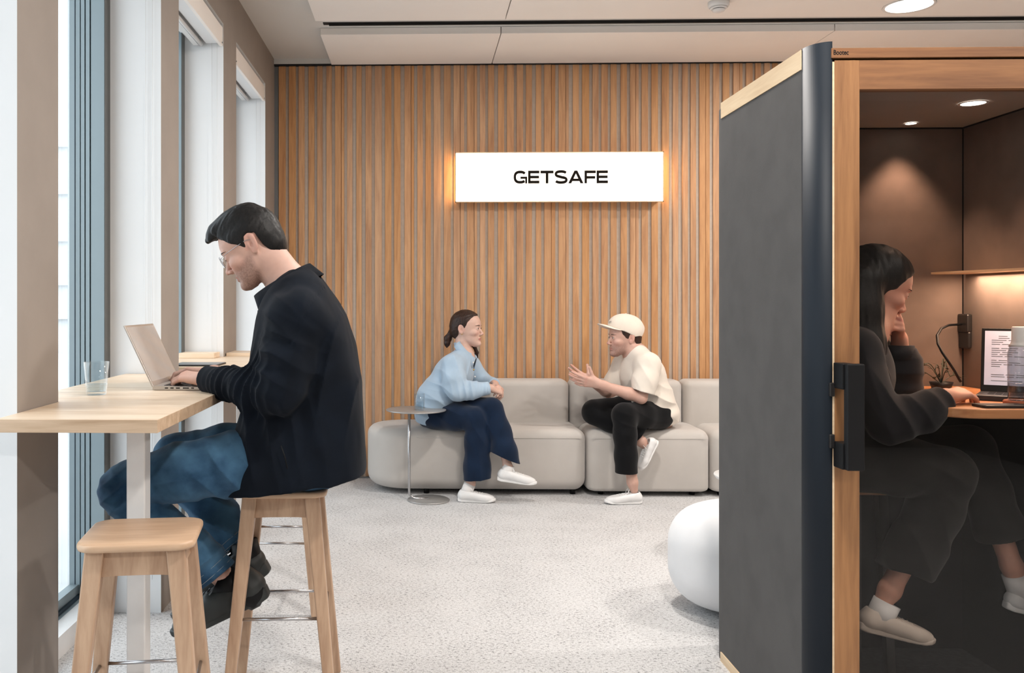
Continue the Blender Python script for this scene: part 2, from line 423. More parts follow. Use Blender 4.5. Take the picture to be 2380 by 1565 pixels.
MB().lathe([(.040, -.046), (.036, -.055), (.020, -.062), (.002, -.064)], 32, M=M).build('cap', 'white_metal', t)

# ================================================================== SIGN
a = at(1058, 354, 6.80); b = at(1543, 469, 6.80)
sx0, sx1, sz1, sz0 = a.x, b.x, a.z, b.z; sy0, sy1 = 6.80, 6.90
t = thing('light_box_sign', 'glowing white rectangular company sign reading GETSAFE on the slatted wall', 'sign', ((sx0 + sx1) / 2, sy1, sz0))
MB().box((sx0 + .005, sy0 + .006, sz0 + .005), (sx1 - .005, sy0 + .012, sz1 - .005)).build('lit_face', 'sign_face', t)
fr = MB()
for p, q in (((sx0, sy0, sz0), (sx1, sy0 + .02, sz0 + .006)), ((sx0, sy0, sz1 - .006), (sx1, sy0 + .02, sz1)), ((sx0, sy0, sz0), (sx0 + .006, sy0 + .02, sz1)), ((sx1 - .006, sy0, sz0), (sx1, sy0 + .02, sz1))): fr.box(p, q)
fr.build('frame', 'pod_trim_pale', t)
MB().box((sx0 + .012, sy0 + .02, sz0 + .012), (sx1 - .012, YB - .001, sz1 - .012)).build('back_box', 'pod_trim_pale', t)
for xx in (sx0 + .004, sx1 - .012): MB().box((xx, sy0 + .03, sz0 + .02), (xx + .008, YB - .03, sz1 - .02)).build('glow_strip', 'sign_edge', t)
# lettering built as strokes
def strip(path, w, mb, org, sx, sz, y):
    "constant-width stroke (w horizontally scaled shape units)"
    P = [Vector((p[0], p[1])) for p in path]; L = []; R = []
    for i, p in enumerate(P):
        t_ = (P[min(i + 1, len(P) - 1)] - P[max(i - 1, 0)]).normalized(); n_ = Vector((-t_.y, t_.x)); L.append(p + n_ * w / 2); R.append(p - n_ * w / 2)
    for i in range(len(P) - 1):
        q = [L[i], L[i + 1], R[i + 1], R[i]]
        mb.add([(org[0] + c.x * sx, y, org[1] + c.y * sz) for c in q] + [(org[0] + c.x * sx, y + .0006, org[1] + c.y * sz) for c in q], [(0, 1, 2, 3), (7, 6, 5, 4), (0, 1, 5, 4), (1, 2, 6, 5), (2, 3, 7, 6), (3, 0, 4, 7)])
def arc(cx, cy, rx, ry, a0, a1, n=18, e=2.6):
    out = []
    for i in range(n + 1):
        a_ = math.radians(a0 + (a1 - a0) * i / n); c, s = math.cos(a_), math.sin(a_)
        out.append((cx + rx * math.copysign(abs(c) ** (2 / e), c), cy + ry * math.copysign(abs(s) ** (2 / e), s)))
    return out
# letters in units: height 1, stroke .17
def glyph(ch):
    W = .215; h = W / 2
    if ch == 'G': return [(arc(.58, .5, .475, .40, 36, 318, 30), W), ([(.60, .45), (1.19, .45)], .17), ([(1.11, .0), (1.11, .535)], .17)], 1.28
    if ch == 'E': return [([(h, 0), (h, 1)], W), ([(h, 1 - h), (1.0, 1 - h)], W), ([(h, .5), (.97, .5)], W * .95), ([(h, h), (1.0, h)], W)], 1.10
    if ch == 'T': return [([(0, 1 - h), (1.16, 1 - h)], W), ([(.58, 0), (.58, 1 - h)], W * 1.1)], 1.24
    if ch == 'S':
        top = arc(.58, .73, .46, .20, 22, 250, 18, 2.3); bot = arc(.58, .27, .48, .20, 80, -158, 18, 2.3)
        return [(top + bot, W)], 1.22
    if ch == 'A': return [([(0, 0), (.27, 0), (.80, 1.0), (.55, 1.0)], -1), ([(1.35, 0), (1.08, 0), (.55, 1.0), (.80, 1.0)], -1), ([(.30, .27), (1.05, .27)], W * .9)], 1.44
    if ch == 'F': return [([(h, 0), (h, 1)], W), ([(h, 1 - h), (1.0, 1 - h)], W), ([(h, .46), (.95, .46)], W * .95)], 1.07
a = at(1194, 397, 6.80); b = at(1413, 426, 6.80)
tot = sum(glyph(c)[1] for c in 'GETSAFE') - .1
usx = (b.x - a.x) / tot; usz = a.z - b.z; cx = a.x
for ch in 'GETSAFE':
    g, adv = glyph(ch); mb = MB()
    for n_, (path, w) in enumerate(g):
        if w < 0:
            q = [(cx + u * usx, b.z + v * usz) for u, v in path]; yy = sy0 + .001 - .0006 * n_
            mb.add([(u, yy, v) for u, v in q] + [(u, yy + .0006, v) for u, v in q], [(0, 1, 2, 3), (7, 6, 5, 4), (0, 1, 5, 4), (1, 2, 6, 5), (2, 3, 7, 6), (3, 0, 4, 7)])
        elif w: strip(path, w, mb, (cx, b.z), usx, usz, sy0 + .001 - .0006 * n_)
    mb.build('letter_' + ch.lower(), 'sign_letters', t); cx += adv * usx

# ================================================================== SOFA
def arcp2(cx, cy, r, a0, a1, n=6): return [(cx + r * math.cos(math.radians(a0 + (a1 - a0) * i / n)), cy + r * math.sin(math.radians(a0 + (a1 - a0) * i / n))) for i in range(n + 1)]
def sofa():
    t = thing('modular_sofa', 'long pale grey-beige modular sofa with rounded end against the slatted wall', 'sofa', (1.2, 6.6, 0))
    yf, yb = 6.27, 6.88
    x0, x1, x2, x3 = -.385, 1.187, 2.06, 2.95
    r = .30
    out = arcp2(x1 - .004 - .08, yf + .08, .08, 270, 360) + arcp2(x1 - .004 - .08, yb - .08, .08, 0, 90)
    for i in range(9): a_ = math.radians(90 + 90 * i / 8); out.append((x0 + r + r * math.cos(a_), yb - r + r * math.sin(a_)))
    for i in range(9): a_ = math.radians(180 + 90 * i / 8); out.append((x0 + r + r * math.cos(a_), yf + r + r * math.sin(a_)))
    soft_slab(MB(), dense(out), .035, .472, .07, 7, rb=.09).build('seat_module', 'sofa_fabric', t)
    for a_, b_ in ((x1 + .004, x2 - .004), (x2 + .004, x3)):
        soft_slab(MB(), dense(rrect(a_, yf, b_, yb, .08, 6)), .035, .472, .07, 7, rb=.03).build('seat_module', 'sofa_fabric', t)
    for a_, b_ in ((.10, x1 - .06), (x1 - .05, x2 - .085), (x2 - .075, x3)):
        bm_ = MB(); soft_slab(bm_, dense(rrect(a_, 6.66, b_, yb + .01, .06, 5)), .40, .79, .05, 7); bm_.build('backrest', 'sofa_fabric', t)
    for x_ in (0.05, 1.1, 1.3, 1.95, 2.15, 2.85):
        for y_ in (yf + .10, yb - .08): MB().lathe([(.02, 0), (.02, .045)], 12, M=Matrix.Translation((x_, y_, 0))).build('foot', 'matte_black', t)
    # piping seam round each seat
    pts = [(-.02, yf - .0005, .415), (x1 - .03, yf - .0005, .412)]
    MB().tube([Vector(p) for p in pts], .0022, 6).build('piping', 'sofa_fabric', t)
    MB().tube([(x1 + .03, yf - .0005, .412), (x2 - .03, yf - .0005, .412)], .0022, 6).build('piping', 'sofa_fabric', t)
def dense(pts, d=.06):
    out = []
    for i, p in enumerate(pts):
        q = pts[(i + 1) % len(pts)]; L = math.hypot(q[0] - p[0], q[1] - p[1]); n = max(1, int(L / d))
        for k in range(n): out.append((p[0] + (q[0] - p[0]) * k / n, p[1] + (q[1] - p[1]) * k / n))
    return out
sofa()
# second pale sofa end / pouf by the booth
def pouf():
    t = thing('pouf', 'white rounded upholstered pouf half hidden behind the phone booth', 'pouf', (1.62, 3.95, 0))
    out = [(1.62 + .50 * math.cos(2 * PI * i / 64), 3.98 + .34 * math.sin(2 * PI * i / 64)) for i in range(64)]
    soft_slab(MB(), out, .02, .465, .17, 10, rb=.17).build('cushion', 'pouf_fabric', t)
    for a_ in range(4): MB().lathe([(.02, 0), (.02, .03)], 10, M=Matrix.Translation((1.62 + .2 * math.cos(a_ * PI / 2 + .8), 3.98 + .14 * math.sin(a_ * PI / 2 + .8), 0))).build('foot', 'matte_black', t)
pouf()
# small white table by the booth
c = at(1664, 1105, 4.75); c.x += .21
t = thing('coffee_table', 'small round white pedestal table at the edge of the phone booth', 'table', (c.x, c.y, 0))
M = Matrix.Translation((c.x, c.y, 0))
MB().lathe([(.002, c.z), (.21, c.z), (.212, c.z - .006), (.20, c.z - .022), (.002, c.z - .022)], 48, M=M).build('tabletop', 'white_metal', t)
MB().lathe([(.02, c.z - .02), (.02, .01)], 20, M=M).build('pedestal', 'white_metal', t)
MB().lathe([(.14, 0), (.14, .008), (.02, .014)], 40, M=M).build('base', 'white_metal', t)

# side table with steel base, by the woman in the blue shirt
c = at(967, 948, 6.17); bse = at(996, 1160, 6.12)
t = thing('side_table', 'round grey metal side table with thin off-centre pole in front of the sofa', 'table', (bse.x, 6.13, 0))
MB().lathe([(.002, 0), (.207, 0), (.211, -.004), (.207, -.009), (.002, -.009)], 56, M=Matrix.Translation((c.x, 6.17, .628))).build('tabletop', 'steel_plate', t)
px_ = at(951, 1000, 6.13).x
pth = [(px_, 6.13, .620), (px_, 6.13, .3), (px_, 6.13, .08)] + [(px_ + .05 * (1 - math.cos(a_)), 6.13, .058 - .046 * math.sin(a_)) for a_ in (.3, .7, 1.1, PI / 2)] + [(bse.x, 6.13, .012)]
MB().tube(pth, .0095, 12).build('pole', 'steel', t)
MB().lathe([(.145, 0), (.147, .005), (.143, .010), (.002, .0105)], 48, M=Matrix.Translation((bse.x, 6.13, 0))).build('base', 'steel_plate', t)

def tumbler(c, r0, r1, h, water, label, group=None, mat='drinking_glass'):
    t = thing('drinking_glass', label, 'glass', c, group); M = Matrix.Translation(c)
    w = .0028; base = h * .10
    MB().lathe([(.001, 0), (r0 - .002, 0), (r0, .002), (r1, h), (r1 - w, h), (r0 - w + (r1 - r0) * .1, base), (.001, base)], 40, M=M).build('tumbler', mat, t)
    if water:
        k = base / h; rr = lambda z: (r0 + (r1 - r0) * z / h) - w - .0004
        MB().lathe([(.001, base + .0005), (rr(base), base + .0005), (rr(water), water), (.001, water)], 40, M=M).build('water', 'water', t)
    return t
g = at(975, 950, 6.10)
tumbler((g.x, 6.12, .6282), .034, .037, .115, .055, 'small glass of water standing on the round metal side table')

# ================================================================== BAR TABLES
TZ, TT = 1.058, .036
def bar_table(poly, legs, label):
    cx = sum(p[0] for p in poly) / len(poly); cy = sum(p[1] for p in poly) / len(poly)
    t = thing('bar_table', label, 'table', (cx, cy, 0))
    mb = MB(); n = len(poly)
    mb.add([(x, y, TZ) for x, y in poly] + [(x, y, TZ - TT) for x, y in poly], [list(range(n))], 0)
    mb.add([(x, y, TZ) for x, y in poly] + [(x, y, TZ - TT) for x, y in poly], [[n + i for i in range(n)][::-1]] + [(i, n + i, n + (i + 1) % n, (i + 1) % n) for i in range(n)], 1)
    mb.build('tabletop', ['oak_light', 'oak_edge'], t, bevel=.0015)
    for lx, ly in legs:
        MB().box((lx - .029, ly - .029, 0.008), (lx + .029, ly + .029, TZ - TT - .004)).build('post', 'white_metal', t, bevel=.004)
        MB().box((lx - .20, ly - .035, 0), (lx + .10, ly + .035, .010)).build('base_plate', 'white_metal', t, bevel=.002)
        MB().box((lx - .08, ly - .04, TZ - TT - .005), (lx + .08, ly + .04, TZ - TT - .0005)).build('mounting_plate', 'white_metal', t)
e = .002
bar_table([(XW + e, 2.34), (-.700, 2.34), (-.700, 3.87 - e), (-1.30, 3.87 - e), (-1.30, 2.765 + e), (XW + e, 2.765 + e)], [(-.873, 2.72)], 'pale oak bar table at the near window with white metal post')
bar_table([(XW + e, 4.27), (-.72, 4.27), (-.72, 5.45), (XW + e, 5.45), (XW + e, 5.114), (-1.36, 5.114), (-1.36, 4.27)], [(-.93, 4.62)], 'second pale oak bar table further along the windows, mostly behind the seated man')
g = at(224, 915, 2.98); g.z = TZ
tumbler((g.x, g.y, TZ + .0003), .033, .042, .112, .036, 'empty clear glass tumbler standing on the near bar table')
# tablet, pale wooden sill box and step box on the far bar table
g = at(470, 846, 4.42)
t = thing('tablet', 'thin dark grey tablet lying on the far bar table', 'tablet', (g.x, g.y, TZ))
MB().box((g.x - .13, g.y - .10, TZ + .0005), (g.x + .10, g.y + .10, TZ + .008)).build('body', 'laptop_dark', t, bevel=.003)
MB().box((g.x - .122, g.y - .092, TZ + .008), (g.x + .092, g.y + .092, TZ + .0085)).build('screen', 'grey_metal', t)
t = MB().box((-1.36, 4.95, TZ + .0005), (-1.16, 5.10, TZ + .03)).build('sill_step', ['oak_light'], origin=(-1.26, 5.02, TZ), bevel=.002, label='pale slim wooden sill box lying at the back of the far bar table', category='sill_step')
t = MB().box((XW + .006, 5.16, TZ + .0005), (XW + .26, 5.40, TZ + .02)).build('sill_step', ['oak_light'], origin=(XW + .1, 5.3, TZ), bevel=.002, label='wide pale wooden step box on the far bar table against the last pier', category='sill_step')

# ================================================================== STOOLS
def make_stool(label, group):
    H = .735; t = thing('bar_stool', label, 'bar stool', (0, 0, 0), group)
    # seat: gently rounded rectangle, slightly dished
    out = rrect(-.155, -.148, .155, .148, .05, 6); mb = MB()
    rs = []
    for ins, z in ((.008, H - .022), (.002, H - .020), (0, H - .014), (0, H - .006), (.002, H - .002), (.007, H)):
        rs.append([(x * (1 - ins / .15), y * (1 - ins / .15), z) for x, y in out])
    rs.append([(x * .5, y * .5, H - .004) for x, y in out])
    mb.rings(rs, 0, True, cap=True); mb.build('seat', 'stool_seat_wood', t, origin=(0, 0, 0))
    for sx in (-1, 1):
        for sy in (-1, 1):
            MB().bar((sx * .105, sy * .105, H - .023), (sx * .175, sy * .175, 0.0), .050, .034, .046, .032).build('leg', 'stool_wood', t, origin=(0, 0, 0), bevel=.004)
    def lx(z): return .105 + .07 * (H - .027 - z) / (H - .027)
    for k in range(4):
        M = Matrix.Rotation(k * PI / 2, 4, 'Z'); mb = MB()
        z1, z0 = H - .0235, H - .095; pts = []
        a1, a0 = lx(z1), lx(z0)
        n = 10
        top = [(a1 * (2 * i / n - 1), z1) for i in range(n + 1)]
        bot = [(a0 * (2 * i / n - 1), z0 + .006 * (1 - (2 * i / n - 1) ** 4)) for i in range(n + 1)]
        vs = [(x, -a1 * 1 - .008, z) for x, z in top] + [(x, -a0 * 1 - .008, z) for x, z in bot] + [(x, -a1 + .014, z) for x, z in top] + [(x, -a0 + .014, z) for x, z in bot]
        m = n + 1; fs = []
        for i in range(n): fs += [(i, i + 1, m + i + 1, m + i), (2 * m + i, 3 * m + i, 3 * m + i + 1, 2 * m + i + 1), (m + i, m + i + 1, 3 * m + i + 1, 3 * m + i), (i, 2 * m + i, 2 * m + i + 1, i + 1)]
        fs += [(0, m, 3 * m, 2 * m), (n, 2 * m + n, 3 * m + n, m + n)]
        mb.add(vs, fs, 0, False, M); mb.build('apron', 'stool_wood', t, origin=(0, 0, 0))
    zf = .31; a0 = lx(zf)
    for k in range(4):
        M = Matrix.Rotation(k * PI / 2, 4, 'Z')
        if k in (0, 2): MB().tube([(-a0 + .012, -a0, zf), (a0 - .012, -a0, zf)], .0052, 10, M=M).build('footrest_bar', 'steel', t, origin=(0, 0, 0))
    # side footrest: bent strip on the window side and aisle side
    for s in (-1, 1):
        MB().tube([(s * a0, -a0 + .012, zf), (s * (a0 + .004), 0, zf), (s * a0, a0 - .012, zf)], .0052, 10).build('footrest_bar', 'steel', t, origin=(0, 0, 0))
    return t
st = make_stool('empty pale wood bar stool at the front of the near bar table', 'wooden bar stools')
st.location = (-.772, 2.445, 0); st.rotation_euler = (0, 0, math.radians(8))
s2 = copy_tree(st); s2['label'] = 'pale wood bar stool under the seated man in the dark jacket'
s2.location = (-.475, 3.09, 0); s2.rotation_euler = (0, 0, math.radians(3))
s3 = copy_tree(st); s3['label'] = 'pale wood bar stool behind the seated man, only lower legs showing'
s3.location = (-.63, 4.02, 0); s3.rotation_euler = (0, 0, 0)

# ================================================================== LAPTOP (near table)
def laptop_near():
    lx, ly0, ly1, z = -.955, 3.13, 3.47, TZ
    t = thing('laptop', 'silver laptop open on the near bar table under the man\'s hands', 'laptop', (lx + .12, 3.3, TZ))
    b = MB(); n = 8
    b.prism([(lx, z + .003), (lx, z + .016), (lx + .245, z + .011), (lx + .245, z + .006), (lx + .235, z + .002), (lx + .02, z + .001)], ly0, ly1, 0, M=Matrix(((1, 0, 0, 0), (0, 0, 1, 0), (0, 1, 0, 0), (0, 0, 0, 1))))
    base = b.build('base', 'laptop_silver', t, bevel=.001)
    k = MB()
    for r in range(5):
        for c in range(13):
            x_ = lx + .035 + r * .0195; y_ = ly0 + .025 + c * .0225
            zz = z + .0160 - .005 * (x_ - lx) / .245
            k.box((x_, y_, zz), (x_ + .0165, y_ + .019, zz + .0012))
    k.build('keyboard', 'laptop_dark', base)
    MB().box((lx + .15, 3.25, z + .0127), (lx + .225, 3.35, z + .0133)).build('touchpad', 'laptop_silver', base)
    p = MB()
    for x_, w in ((.045, .012), (.065, .012), (.085, .014), (.11, .022), (.14, .010)): p.box((lx + x_, ly0 - .0006, z + .0065), (lx + x_ + w, ly0 + .001, z + .0105))
    p.build('port', 'matte_black', base)
    top = at(289, 757, 3.13); hinge = Vector((lx + .004, ly0, z + .014))
    d = Vector((top.x - hinge.x, 0, top.z - hinge.z)); L = d.length; d.normalize(); nrm = Vector((d.z, 0, -d.x))
    l = MB(); vs = []
    for yy in (ly0, ly1):
        for q in (hinge, hinge + d * L, hinge + d * L - nrm * .0055, hinge - nrm * .0065): vs.append((q.x, yy, q.z))
    l.add(vs, [(0, 1, 2, 3), (7, 6, 5, 4), (0, 4, 5, 1), (1, 5, 6, 2), (2, 6, 7, 3), (3, 7, 4, 0)])
    lid = l.build('lid', 'laptop_silver', t, bevel=.0012)
    s_ = MB(); q0, q1 = hinge + d * .018 + nrm * .0004, hinge + d * (L - .008) + nrm * .0004
    s_.add([(q0.x, ly0 + .007, q0.z), (q0.x, ly1 - .007, q0.z), (q1.x, ly1 - .007, q1.z), (q1.x, ly0 + .007, q1.z)], [(0, 1, 2, 3)])
    s_.build('screen', 'laptop_screen', lid)
plain('laptop_screen', (200, 199, 198), 0.15, 0.0, noise=0.05, nscale=9, coat=1)
laptop_near()
# ================================================================== PHONE BOOTH
PX, PY0, PY1, PH = at(1863, 300, 2.70).x, 2.70, 3.57, 2.137     # left side plane, front of side panel, back, height
IXL, IXR, IYB, IZC, IYF = 1.215, 2.133, 3.52, 2.06, 2.68
PXR = 2.30; RC = .088
def arcp(cx, cy, r, a0, a1, n=10): return [(cx + r * math.cos(math.radians(a0 + (a1 - a0) * i / n)), cy + r * math.sin(math.radians(a0 + (a1 - a0) * i / n))) for i in range(n + 1)]
booth = thing('phone_booth', 'dark grey felt phone booth with oak-framed glass door at the right', 'phone booth', (1.7, 3.1, 0))
MB().box((PX, PY0, .035), (IXL, PY1 - .16, PH - .062)).build('side_panel', 'pod_felt', booth)
MB().prism([(IXL, PY1), (PX + .16, PY1)] + arcp(PX + .16, PY1 - .16, .16, 90, 180) + [(IXL, PY1 - .16)], .0, PH - .02).build('rear_corner', 'pod_felt', booth)
m_ = MB(); oc = [(PX + RC, PY0 - .088 + .0), ]
co_ = [(PX + .056 - .056 * math.cos(q * PI / 28), PY0 - .078 * math.sin(q * PI / 28)) for q in range(15)]
m_.prism(co_ + [(PX + .056, PY0)], 0.0, PH + .002, 0, smooth=False)
cp = m_.build('corner_post', 'pod_corner', booth)
for p in cp.data.polygons: p.use_smooth = abs(p.normal.z) < .5 and len(p.vertices) == 4 and (p.normal.x < -.01 and p.normal.y < -.01)
MB().box((PX - .002, PY0, PH - .060), (PX + .06, PY1 - .16, PH)).build('top_trim', 'pod_trim_pale', booth)
MB().box((PX - .004, PY0, 0.0), (PX + .05, PY1 - .16, .034)).build('bottom_trim', 'pod_trim_pale', booth)
# shell: back, right side, roof, floor
MB().box((IXL, IYB, 0), (PXR, PY1, PH - .02)).build('back_wall', 'pod_inner_felt', booth)
MB().box((IXR, PY0 - .02, 0), (PXR, IYB, PH - .02)).build('right_wall', 'pod_inner_felt', booth)
MB().box((IXL + .0005, PY0, .036), (IXL + .010, IYB, IZC)).build('side_lining', 'pod_inner_felt', booth)
MB().box((IXL + .001, PY0 - .02, IZC), (IXR - .001, IYB - .001, PH - .006)).build('roof', 'booth_ceiling', booth)
MB().box((IXL + .011, PY0 - .04, 0.0), (IXR - .001, IYB - .001, .03)).build('booth_floor', 'booth_carpet', booth)
# seams
MB().box((IXR - .003, IYB - .004, .03), (IXR + .001, IYB + .001, IZC)).build('corner_seam', 'matte_black', booth)
MB().box((IXL + .01, IYB - .004, IZC - .006), (IXR, IYB + .001, IZC)).build('ceiling_seam', 'matte_black', booth)
MB().box((IXR - .004, IYF + .03, IZC - .006), (IXR + .001, IYB, IZC)).build('ceiling_seam', 'matte_black', booth)
# front fascia
fx0 = at(1925, 130, 2.64).x
zt = at(1932, 112, 2.62).z; zb = at(1932, 135, 2.62).z
MB().box((fx0, 2.618, zb), (PXR, PY0 - .005, zt)).build('fascia', 'pod_wood_h', booth, bevel=.001)
MB().box((fx0 + .004, 2.66, zb - .03), (PXR, PY0 - .021, zb)).build('shadow_gap', 'matte_black', booth)
MB().box((PX + .0565, PY0 - .06, 0.0), (fx0 + .03, PY0 + .02, zb)).build('frame_post', 'matte_black', booth)
cu = bpy.data.curves.new('maker_name', 'FONT'); cu.body = 'Bootec'; cu.size = .020; cu.extrude = .0004; cu.offset = .0003
to = bpy.data.objects.new('tmp', cu); COL.objects.link(to); bpy.context.view_layer.update()
me = bpy.data.meshes.new_from_object(to.evaluated_get(bpy.context.evaluated_depsgraph_get())); bpy.data.objects.remove(to)
xs = [v.co.x for v in me.vertices]; p0 = at(1937, 127, 2.617); p1 = at(1972, 118, 2.617)
o = bpy.data.objects.new('maker_name', me); COL.objects.link(o); o.parent = booth; o.matrix_parent_inverse = Matrix()
o.rotation_euler = (PI / 2, 0, 0); o.scale = ((p1.x - p0.x) / (max(xs) - min(xs)), 1, 1)
o.location = Vector((p0.x, 2.6178, p0.z)) - booth.location; me.materials.clear(); me.materials.append(MATS['matte_black'])
# door
DY0, DY1 = 2.622, 2.662
dx0 = at(1940, 600, DY0).x; dx1 = at(1998, 600, DY0).x; dzt = at(1960, 140, DY0).z; dzr = at(2100, 207, DY0).z
DXR = 2.25
door = MB(); door.box((dx0, DY0, .02), (dx1, DY1, dzt), 0)
dst = door.build('door', 'pod_wood_v', booth, bevel=.0012)
MB().box((at(1932, 600, DY0).x, DY0 + .0015, .02), (dx0 - .0002, DY1, dzt - .004)).build('edge_strip', 'pod_trim_pale', dst)
MB().box((dx1, DY0 + .0005, dzr), (DXR - .065, DY1, dzt)).build('top_rail', 'pod_wood_h', dst, bevel=.001)
MB().box((dx1, DY0 + .0005, .02), (DXR - .065, DY1, .11)).build('bottom_rail', 'pod_wood_h', dst, bevel=.001)
MB().box((DXR - .065, DY0, .02), (DXR, DY1, dzt)).build('hinge_stile', 'pod_wood_v', dst, bevel=.001)
MB().box((dx1 - .004, DY0 + .016, .10), (DXR - .06, DY0 + .024, dzr + .004)).build('glass_pane', 'pod_glass', dst)
hz0, hz1 = at(1985, 1094, 2.56).z, at(1985, 846, 2.56).z; hx0 = at(1967, 900, 2.555).x; hx1 = at(2008, 900, 2.555).x
h = MB(); h.box((hx0, 2.548, hz0), (hx1, 2.572, hz1)); hd = h.build('handle', 'matte_black', dst, bevel=.004, bseg=3)
for z0, z1 in ((hz0, hz0 + .075), (hz1 - .075, hz1)): MB().box((hx0 - .006, 2.566, z0), (hx0 + .030, DY0, z1)).build('standoff', 'matte_black', hd, bevel=.003)
for py0, py1 in ((890, 922), (1010, 1043)):
    q0, q1 = at(1928, py1, DY0 - .004), at(1937, py0, DY0 - .004)
    MB().box((q0.x, DY0 - .007, q0.z), (q1.x + .004, DY0 + .02, q1.z)).build('latch_block', 'plastic_dark', dst, bevel=.003)
# LED bar shelf and lights
def booth_light(px, py, r, power, lab):
    u = at(px, py, 3.0); k = (IZC - CAMH) / (u.z - CAMH); Y = 3.0 * k
    p = at(px, py, Y); p.z = IZC - .0015
    t = MB().lathe([(.001, -.001), (r * .9, -.001), (r * .9, .001)], 32, M=Matrix.Translation(p)).build('ceiling_spot', 'lamp_glow', booth)
    MB().lathe([(r * .9, -.0015), (r * 1.08, -.003), (r * 1.1, .0)], 32, M=Matrix.Translation(p), cap=False).build('trim_ring', 'white_metal', t)
    light('booth_spot', 'SPOT', p - Vector((0, 0, .01)), power, (1.0, .62, .42), size=.04, spot=math.radians(82))
    return p
booth_light(2262, 239, .042, 20, 'a'); booth_light(2117, 286, .021, 24, 'b')
# working light panel (bar) above the desk, along the right wall
q0 = at(2192, 634, 3.42)
bar = MB(); bar.box((q0.x, 3.36, q0.z - .007), (IXR - .001, 3.505, q0.z + .004)); 
bar2 = MB(); bar2.box((IXR - .13, IYF + .06, q0.z - .007), (IXR - .001, 3.36, q0.z + .004))
shelf = MB(); shelf.add([(q0.x, 3.42, q0.z - .004), (q0.x, 3.50, q0.z - .004), (IXR - .001, 3.50, q0.z - .004), (IXR - .001, 2.72, q0.z - .004), (IXR - .03, 2.72, q0.z - .004),
                         (q0.x, 3.42, q0.z + .004), (q0.x, 3.50, q0.z + .004), (IXR - .001, 3.50, q0.z + .004), (IXR - .001, 2.72, q0.z + .004), (IXR - .03, 2.72, q0.z + .004)],
                        [(0, 1, 2, 3, 4), (9, 8, 7, 6, 5), (0, 5, 6, 1), (1, 6, 7, 2), (2, 7, 8, 3), (3, 8, 9, 4), (4, 9, 5, 0)])
shelf.build('light_shelf', 'pod_trim_pale', booth)
light('shelf_lamp', 'AREA', (IXR - .05, 3.15, q0.z - .012), 7, (1.0, .66, .45), size=.08, size_y=.55)
# power outlet with bent cable lamp
def onright(px, py):   # point on right wall plane
    Y = 3.0
    for _ in range(8): Y *= (IXR / at(px, py, Y).x)
    return at(px, py, Y)
oc = onright(2248, 752)
t = thing('wall_charger', 'dark charger plugged into the booth wall with a looping black cable', 'charger', oc)
MB().box((oc.x - .022, oc.y - .035, oc.z - .035), (oc.x - .0005, oc.y + .030, oc.z + .037)).build('plug', 'plastic_dark', t, bevel=.006)
u = onright(2248, 790)
MB().box((u.x - .018, u.y - .035, u.z - .034), (u.x - .0005, u.y + .030, u.z + .034)).build('adapter', 'plastic_dark', t, bevel=.008)
pts = [(2240, 754), (2222, 755), (2205, 756), (2188, 764), (2178, 780), (2180, 800), (2190, 820), (2205, 842), (2218, 862), (2228, 880), (2233, 888)]
Ys = [oc.y, oc.y - .02, oc.y - .05, 3.30, 3.25, 3.2, 3.18, 3.17, 3.17, 3.18, 3.18]
P_ = [at(x, y, Y) for (x, y), Y in zip(pts, Ys)]; P_[0].x = oc.x - .024
P_[-1].z = max(P_[-1].z, 1.0)
MB().tube(P_, .0045, 8).build('cable', 'matte_black', t)
# desk
DZ, DT = 1.045, .030
def deskpt(px, py):
    Y = 3.0
    for _ in range(20):
        z = at(px, py, Y).z; Y *= (CAMH - DZ) / (CAMH - z)
    return at(px, py, Y)
r_ = deskpt(2215, 948); fr_ = deskpt(2330, 962)
yF = 2.745
# desk outline: narrow ledge on the left and a rounded main part to the right
xl = 1.225; xm = at(2200, 940, 2.80).x
out = [(IXR - .002, yF), (IXR - .002, IYB - .012), (xl + .30, IYB - .012), (xl + .30, 3.12), (xm - .02, 3.02), (xm - .03, yF + .12)] + arcp(xm + .09, yF + .12, .12, 180, 270, 10)
desk = thing('booth_desk', 'orange-brown wooden desk with rounded corner inside the phone booth', 'desk', (1.95, 3.1, 0))
MB().prism(out, DZ - DT, DZ).build('desktop', 'pod_table_wood', desk, bevel=.004)
MB().box((xl + .30, IYB - .045, .031), (IXR - .003, IYB - .014, DZ - DT - .001)).build('modesty_panel', 'matte_black', desk)
MB().box((IXR - .03, yF + .10, .031), (IXR - .003, IYB - .046, DZ - DT - .001)).build('side_support', 'matte_black', desk)
